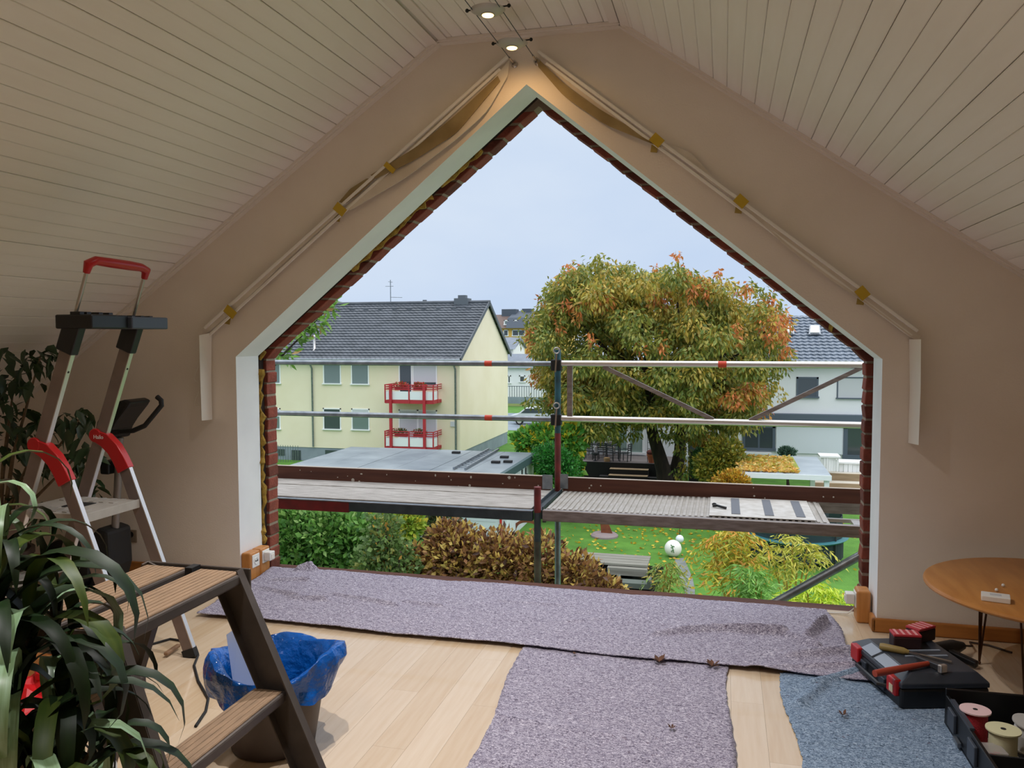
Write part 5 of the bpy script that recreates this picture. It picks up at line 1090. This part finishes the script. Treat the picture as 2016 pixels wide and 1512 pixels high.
MB().box(-.018, -.014, .035, .065, .055, .085).build('latch_badge', mat('cream_badge', '#d9cfae', .5), TBX, local=True)
for y in (.13, .30): MB().box(-.008, .002, y, y+.05, .02, .07).build('side_clip', grey_pl, TBX, local=True, bevel=.002)
MB().tube([(-.004, .11, .05), (-.03, .13, .05), (-.03, .33, .05), (-.004, .35, .05)], .010, 8).build('carry_handle', black_pl, TBX, local=True, smooth=True)
ZT = .142
t = thing('hammer', 'hammer with red handle lying on the toolbox lid', 'hammer', atz(1780, 1320, ZT))
A, B = atz(1722, 1326, ZT+.012), atz(1828, 1306, ZT+.014)
MB().tube([A, A.lerp(B, .2), A.lerp(B, .6), B], [.014, .015, .013, .010], 10).build('handle', mat('worn_red_wood', '#a0402c', .5), t, smooth=True)
dr = (B-A).normalized(); sd = Vector((-dr.y, dr.x, 0))
MB().bar(B-sd*.055+dr*.01, B+sd*.075+dr*.01, .028, .026, w2=.022, h2=.010).build('head', mat('dark_forged_steel', '#4a4c50', .4, .6), t, bevel=.003)
MB().bar(B-sd*.070+dr*.01, B-sd*.05+dr*.01, .034, .032).build('face', alu_br, t, bevel=.004)
t = thing('chisel', 'chisel with brass coloured wooden handle on the toolbox lid', 'chisel', atz(1760, 1280, ZT))
A, B = atz(1732, 1272, ZT+.014), atz(1790, 1284, ZT+.012); dr = (B-A).normalized()
MB().tube([A, A.lerp(B, .1), A.lerp(B, .8), B], [.013, .016, .015, .008], 10).build('handle', mat('ochre_wood', '#8f7a42', .5), t, smooth=True)
MB().bar(B, B+dr*.16+Vector((0, 0, -.004)), .014, .005).build('blade', steel_rod, t)
pk = mat('red_pack_top', '#b8323c', .5); pkd = mat('pack_stripe', '#e2a0a0', .5); pkb = mat('dark_maroon_side', '#2c1416', .6)
for i, (u, v, rz, lb) in enumerate(((1782, 1272, .1, 'front red striped battery pack on the toolbox'), (1812, 1258, .75, 'rear red striped battery pack leaning behind the other'))):
    q = atz(u, v, ZT); t = thing('battery_pack', lb, 'battery', (q.x, q.y, ZT-.004 if i == 0 else ZT-.004), rz, 'red striped packs')
    MB().box(-.058, .058, -.035, .035, 0, .055).build('body', pkb, t, local=True, bevel=.006)
    MB().box(-.058, .058, -.035, .035, .055, .066).build('red_top', pk, t, local=True, bevel=.003)
    for k in range(4): MB().box(-.045+k*.026, -.035+k*.026, -.032, .032, .066, .0675).build('stripe', pkd, t, local=True)
q = atz(1838, 1290, 0); t = thing('power_tool', 'black power tool lying behind the toolbox near the wall', 'power tool', (1.0, 4.12, .0), .6)
MB().tube([(-.13, 0, .05), (.06, 0, .05), (.12, 0, .05)], [.034, .036, .018], 12).build('motor_housing', black_pl, t, local=True, smooth=True)
MB().bar((.0, 0, .05), (.05, -.14, .02), .034, .032).build('grip', black_pl, t, local=True, bevel=.008)
MB().tube([(.12, 0, .05), (.2, .02, .03), (.28, .10, .01), (.34, .05, .006), (.36, -.06, .006)], .005, 6).build('cord', mat('brown_cord', '#3a2a20', .6), t, local=True, smooth=True)

# ------------------------------------------------------------------ open assortment case with spools
OC = thing('open_case', 'open black assortment case with dividers in the lower right corner', 'toolbox', (.84, 3.42, .006), .02)
MB().box(0, .62, -.85, 0, 0, .012).build('bottom', black_pl, OC, local=True)
for a in ((0, .62, -.012, 0, .14), (0, .62, -.85, -.838, .10), (0, .014, -.85, 0, .115), (.606, .62, -.85, 0, .115)): MB().box(a[0], a[1], a[2], a[3], 0, a[4]).build('side_wall', black_pl, OC, local=True, bevel=.003)
for y in (-.42, -.62): MB().box(.014, .606, y-.004, y+.004, .01, .09).build('divider', black_soft, OC, local=True)
for x in (.2, .4): MB().box(x-.004, x+.004, -.838, -.42, .01, .085).build('divider', black_soft, OC, local=True)
MB().box(.002, .018, -.30, -.06, .112, .122).build('edge_rail', grey_pl, OC, local=True)
for y in (-.12, -.36, -.58, -.76): MB().box(-.012, .0, y-.04, y+.04, .03, .10).build('clip', grey_pl, OC, local=True, bevel=.003)
for y in (-.2, -.45, -.68): MB().box(-.016, -.004, y-.03, y+.03, .015, .03).build('clip_bar', galv, OC, local=True)
redth = mat('red_thread', '#b02a34', .7, bump=.4, bscale=220)
def spool(label, x, y, z, r, h, fl, core, tilt=(0, 0)):
    t = thing('spool', label, 'spool', (x, y, z), 0, 'spools in the open case'); Rm = Matrix.Rotation(tilt[0], 4, 'X') @ Matrix.Rotation(tilt[1], 4, 'Y')
    MB().lathe([(r*.8, .004), (r*.8, h-.004)], n=20, mat=Rm).build('winding', core, t, local=True, smooth=True)
    for z0 in (0, h-.005): MB().lathe([(r*.2, z0), (r, z0), (r, z0+.005), (r*.2, z0+.005)], n=28, mat=Rm).build('flange', fl, t, local=True)
    MB().lathe([(r*.16, h-.004), (r*.16, h+.001)], n=12, mat=Rm).build('hole', black_soft, t, local=True)
spool('red thread spool with white flange in the open case', .905, 3.27, .020, .052, .115, mat('pinkish_flange', '#e8c8c8', .5), redth)
spool('pale yellow spool in front of the white one', .962, 3.15, .020, .056, .105, mat('pale_yellow_flange', '#dcd9b0', .5), mat('cream_thread', '#c9c4a0', .7))
spool('grey white spool leaning at the rear of the open case', 1.06, 3.25, .022, .055, .10, mat('grey_flange', '#bcbcb8', .5), mat('white_thread', '#d5d5d0', .7), (.15, .12))
t = thing('screw_box', 'small clear box of red and silver screws in the open case', 'box', (.905, 3.09, .020), .1)
MB().box(-.045, .045, -.04, .04, 0, .06).build('box', mat('clear_plastic', '#c9c4c0', .15, alpha=.45), t, local=True, bevel=.003)
rs = random.Random(2)
for k in range(14): a = rs.random()*6; p = Vector((rs.uniform(-.03, .03), rs.uniform(-.03, .03), .01+.03*rs.random())); MB().tube([p, p+Vector((math.cos(a), math.sin(a), .3))*.022], .003, 5).build('screw', red_pl if k % 2 else steel_rod, t, local=True)

# ------------------------------------------------------------------ round coffee table
TC = Vector((1.35, 3.82, 0)); TAB = thing('coffee_table', 'round wooden coffee table with thin hairpin legs at the right', 'table', TC)
tabw = mat('honey_table_wood', '#c48746', .35, c2='#b5783a', scale=4, stretch=(6, 1, 1))
MB().lathe([(.0001, .424), (.485, .424), (.497, .43), (.5, .437), (.497, .445), (.487, .45), (.0001, .45)], n=64).build('table_top', tabw, TAB, local=True, smooth=True)
rod = mat('bronze_rod', '#5a3c26', .45, .5)
for (fx, fy) in ((1.145, 4.10), (1.205, 3.70), (1.66, 3.80)):
    f = Vector((fx, fy, .008))-TC; o_ = Vector((f.x, f.y, 0)).normalized()
    g_ = [MB().tube([f, f.lerp(Vector((0, 0, 0)), .04*k)+Vector((k*.03*-o_.y, k*.03*o_.x, .425))], .0045, 6) for k in (-1, 1)]
    for m__ in g_: m__.build('leg_rod', rod, TAB, local=True, smooth=True)
    MB().tube([f, Vector((f.x*.86, f.y*.86, .425))], .0045, 6).build('leg_rod', rod, TAB, local=True, smooth=True); MB().ball(f, .008, 8, 6).build('foot', rod, TAB, local=True)
q = atz(1960, 1182, .45); t = thing('small_box', 'flat white box with faint print on the coffee table', 'box', (q.x, q.y, .4505), -.25)
MB().box(-.05, .05, -.034, .034, 0, .022).build('box', white_pl, t, local=True, bevel=.003); MB().box(-.02, .02, -.012, .014, .022, .0225).build('print', blind_g, t, local=True)
for u, v, lb in ((1975, 1153, 'tiny white bead on the table behind the box'), (1962, 1162, 'tiny white bead on the table close to the box')):
    q = atz(u, v, .456); b = MB(); b.ball((q.x, q.y, .4575), .007, 10, 7); tag(b.build('white_bead', white_pl, smooth=True), lb, 'bead', 'beads on the table')

# ------------------------------------------------------------------ exercise bike by the gable wall
EB = thing('exercise_bike', 'black exercise bike with curved handlebar against the gable wall', 'exercise bike', (-3.5, 4.08, 0))
ey = 4.05; E_ = lambda u, v, y=ey: at(u, v, y)
prof = [E_(236, 862), E_(205, 862), E_(212, 828), E_(226, 800), E_(240, 792), E_(266, 784), E_(278, 790), E_(272, 800), E_(252, 826), E_(242, 842)]
MB().prism([(p.x, p.z) for p in prof], ey-.09, ey+.09).build('console', black_pl, EB, bevel=.012)
MB().tube([E_(236, 850, ey-.1), E_(262, 848, ey-.14), E_(285, 838, ey-.16), E_(300, 820, ey-.16), E_(318, 798, ey-.16), E_(317, 788, ey-.16), E_(309, 781, ey-.16)], .014, 10).build('handlebar', black_soft, EB, smooth=True)
MB().tube([E_(185, 856, ey-.12), E_(236, 850, ey-.1)], .016, 10).build('handlebar', black_soft, EB, smooth=True)
MB().tube([E_(236, 862), E_(232, 960), E_(226, 1050)], .022, 12).build('post', mat('bike_grey', '#8a8480', .4, .5), EB, smooth=True)
MB().box(E_(222, 910).x-.05, E_(222, 910).x+.01, ey-.05, ey+.04, E_(222, 932).z, E_(222, 906).z).build('post_clamp', black_pl, EB, bevel=.01)
prof = [E_(236, 1040), E_(214, 1032), E_(190, 1062), E_(168, 1070), E_(150, 1090), E_(148, 1140), E_(165, 1170), E_(225, 1168), E_(240, 1110)]
MB().prism([(p.x, p.z) for p in prof], ey-.10, ey+.10).build('drive_housing', black_soft, EB, bevel=.02)
fw = E_(165, 1110); MB().lathe([(.16, -.03), (.17, 0), (.16, .03)], (fw.x, ey-.12, fw.z+.02), 24, Matrix.Rotation(PI/2, 4, 'X')).build('flywheel_cover', black_pl, EB, smooth=True)
MB().tube([(fw.x-.1, ey-.26, .03), (fw.x-.1, ey+.2, .03)], .03, 10).build('front_foot', black_pl, EB, smooth=True); MB().tube([(fw.x+.18, ey-.26, .03), (fw.x+.18, ey+.2, .03)], .03, 10).build('rear_foot', black_pl, EB, smooth=True)
MB().box(fw.x-.12, fw.x+.2, ey-.04, ey+.04, .03, .09).build('floor_beam', black_pl, EB)
MB().box(fw.x+.0, fw.x+.1, ey-.22, ey-.14, fw.z-.06, fw.z-.03).build('pedal', black_pl, EB, bevel=.006); MB().bar((fw.x, ey-.14, fw.z+.02), (fw.x+.05, ey-.15, fw.z-.04), .02, .02).build('crank', steel_rod, EB)

# ------------------------------------------------------------------ things lying on the floor behind the plant
t = thing('red_bag', 'crumpled red bag on the floor behind the foreground plant', 'bag', (-2.55, 2.55, 0)); 
b = MB(); b.ball((0, 0, .10), (.13, .16, .10), 14, 9); b.v = [(x+.02*math.sin(z*60+y*30), y+.02*math.sin(x*50), max(0, z+.015*math.sin(x*40+y*55))) for x, y, z in b.v]; b.build('body', mat('red_fabric', '#c8141c', .5), t, local=True)
b = MB(); b.ball((.04, .05, .21), (.07, .08, .05), 10, 7); b.build('fold', MATS['red_fabric'], t, local=True)
t = thing('striped_book', 'blue book with white stripes beside the red bag', 'book', (-2.50, 2.86, 0), .5)
MB().box(-.13, .13, -.10, .10, 0, .03).build('pages', mat('blue_cover', '#2a55a0', .4), t, local=True, bevel=.003)
for x in (-.07, .0, .07): MB().box(x-.016, x+.016, -.1, .1, .03, .0315).build('white_stripe', white_pl, t, local=True)
t = thing('cardboard_box', 'low brown cardboard box behind the striped book', 'box', (-2.88, 3.05, 0), .3)
card = mat('brown_cardboard', '#b07a42', .8)
MB().box(-.16, .16, -.14, .14, 0, .012).build('bottom', card, t, local=True)
for a in ((-.16, -.154, -.14, .14), (.154, .16, -.14, .14), (-.16, .16, -.14, -.134), (-.16, .16, .134, .14)): MB().box(a[0], a[1], a[2], a[3], 0, .10).build('side', card, t, local=True)
t = thing('white_pot', 'white flower pot with black mesh rim under the foreground plant', 'pot', (-1.86, 2.0, 0))
MB().lathe([(.07, 0), (.10, .19), (.105, .19), (.105, .2), (.09, .2), (.085, .17), (.0001, .16)], n=26).build('pot', white_pl, t, local=True, smooth=True)
for k in range(14): a = k*2*PI/14; MB().tube([(.10*math.cos(a), .10*math.sin(a), .2), (.10*math.cos(a+.3), .10*math.sin(a+.3), .235)], .003, 5).build('mesh_wire', black_soft, t, local=True)

# ------------------------------------------------------------------ indoor plants, every leaf its own piece
def strap_leaf(L, W, droop, curl, n=9):
    A, B, Mi = [], [], []
    x = z = 0.; ang = .9
    for i in range(n+1):
        s = i/n; w_ = W*.5*(math.sin(PI*min(1, s*.92+.08))**.7)*(1-s*.25) if i < n else .0008
        up = .35*w_
        A.append((x, -w_, z+up)); B.append((x, w_, z+up)); Mi.append((x, 0, z))
        st = L/n; x += st*math.cos(ang); z += st*math.sin(ang); ang -= droop/n*(1+curl*s)
    vs = A+Mi+B; m = n+1
    fs = [(i, i+1, m+i+1, m+i) for i in range(n)]+[(m+i, m+i+1, 2*m+i+1, 2*m+i) for i in range(n)]
    b = MB(); b.add(vs, fs); return b
gl = [mat('strap_leaf_dark', '#1d3414', .5, c2='#13240e', spec=.3, scale=6, stretch=(1, 9, 1)), mat('strap_leaf_olive', '#4c5a22', .5, c2='#364a18', spec=.3, scale=6, stretch=(1, 9, 1)), mat('strap_leaf_pale', '#6f8a5c', .35, c2='#8aa884', scale=9, stretch=(1, 14, 1))]
tmpl = []
for i in range(8):
    m_ = gl[(0, 0, 0, 1, 0, 1, 0, 2)[i]]; b = strap_leaf(.34+.04*(i % 4), .044+.006*(i % 3), 2.2+.25*i, .3+.1*(i % 3)); o = b.build('leaf', m_, smooth=True, fixn=False); o.data.polygons.foreach_set('use_smooth', [True]*len(o.data.polygons)); tmpl.append(o.data); bpy.data.objects.remove(o)
DP = thing('dragon_tree', 'dragon tree with long arching strap leaves in the left foreground', 'plant', (-1.62, 1.28, 0))
rp_ = random.Random(21)
heads = [((-40, 985), 1.75, 13, .62), ((10, 1070), 1.70, 12, .68), ((-10, 1200), 1.62, 13, 1.), ((60, 1250), 1.66, 14, .95), ((110, 1200), 1.78, 11, .7), ((30, 1370), 1.60, 13, 1.), ((120, 1400), 1.70, 14, .95), ((190, 1480), 1.74, 11, .8), ((60, 1500), 1.56, 12, .95), ((130, 1560), 1.66, 11, .9)]
bark2 = mat('cane_bark', '#6d5a44', .9, c2='#57462f', scale=30, bump=.5, bscale=60)
for (u, v), dep, k, sc in heads:
    h = atd(u, v, dep); b0 = Vector((DP.location.x+rp_.uniform(-.08, .08), DP.location.y+rp_.uniform(-.08, .08), .24))
    MB().tube([b0, b0.lerp(h, .55)+Vector((0, 0, .05)), h], [.014, .012, .009], 8).build('stem', bark2, DP, smooth=True)
    for i in range(k):
        a = i*2.39996+rp_.uniform(-.3, .3); M_ = Matrix.Translation(h-DP.location+Vector((0, 0, -.06+.09*i/k))) @ Matrix.Rotation(a, 4, 'Z') @ Matrix.Rotation(rp_.uniform(-.25, .55)-.5*(i/k), 4, 'Y') @ Matrix.Scale(sc*rp_.uniform(.75, 1.1), 4)
        inst(rp_.choice(tmpl), 'leaf', DP, M_)
MB().lathe([(.12, 0), (.16, .24), (.17, .24), (.17, .27), (.15, .27), (.14, .22), (.0001, .22)], n=30).build('pot', black_soft, DP, local=True, smooth=True)
# ficus behind the ladder
FP = thing('weeping_fig', 'dark leafy weeping fig in the left corner behind the ladder', 'plant', (-3.98, 3.75, 0))
b = MB(); b.add([(0, 0, 0), (.03, -.020, .006), (.07, -.014, .002), (.10, 0, -.012), (.07, .014, .002), (.03, .020, .006), (.035, 0, 0), (.07, 0, -.003)], [(0, 1, 6), (1, 2, 7, 6), (2, 3, 7), (3, 4, 7), (4, 5, 6, 7), (5, 0, 6)]); o = b.build('leaf', leafdark, smooth=True, fixn=False); fm = o.data; bpy.data.objects.remove(o)
fl_b = [((30, 740), 55, 60, 60), ((80, 700), 40, 25, 26), ((20, 830), 60, 50, 45), ((110, 830), 45, 25, 28), ((160, 820), 28, 20, 14), ((60, 900), 60, 50, 40), ((150, 900), 40, 40, 34), ((165, 960), 30, 40, 22), ((40, 1010), 60, 50, 30)]
for (u, v), ru, rv, k in fl_b:
    for i in range(k):
        a = rp_.uniform(0, 2*PI); rr = math.sqrt(rp_.random()); y = 3.75+rp_.uniform(-.16, .22); p = at(u+ru*rr*math.cos(a), v+rv*rr*math.sin(a), y)
        if p.z > slope_z(p.x)-.08: continue
        inst(fm, 'leaf', FP, Matrix.Translation(p-FP.location) @ Matrix.Rotation(rp_.uniform(0, 2*PI), 4, 'Z') @ Matrix.Rotation(rp_.uniform(.1, 1.3), 4, 'Y') @ Matrix.Rotation(rp_.uniform(-.6, .6), 4, 'X') @ Matrix.Scale(rp_.uniform(.8, 1.35), 4))
    c_ = at(u, v, 3.78); b0 = FP.location+Vector((0, 0, .28)); MB().tube([b0, Vector((b0.x*.6+c_.x*.4, b0.y, (b0.z+c_.z)/2)), c_], [.014, .010, .004], 6).build('branch', bark2, FP, smooth=True)
MB().lathe([(.13, 0), (.17, .27), (.18, .27), (.18, .3), (.16, .3), (.15, .26), (.0001, .26)], n=28).build('pot', mat('brown_pot', '#4a3a30', .6), FP, local=True, smooth=True)
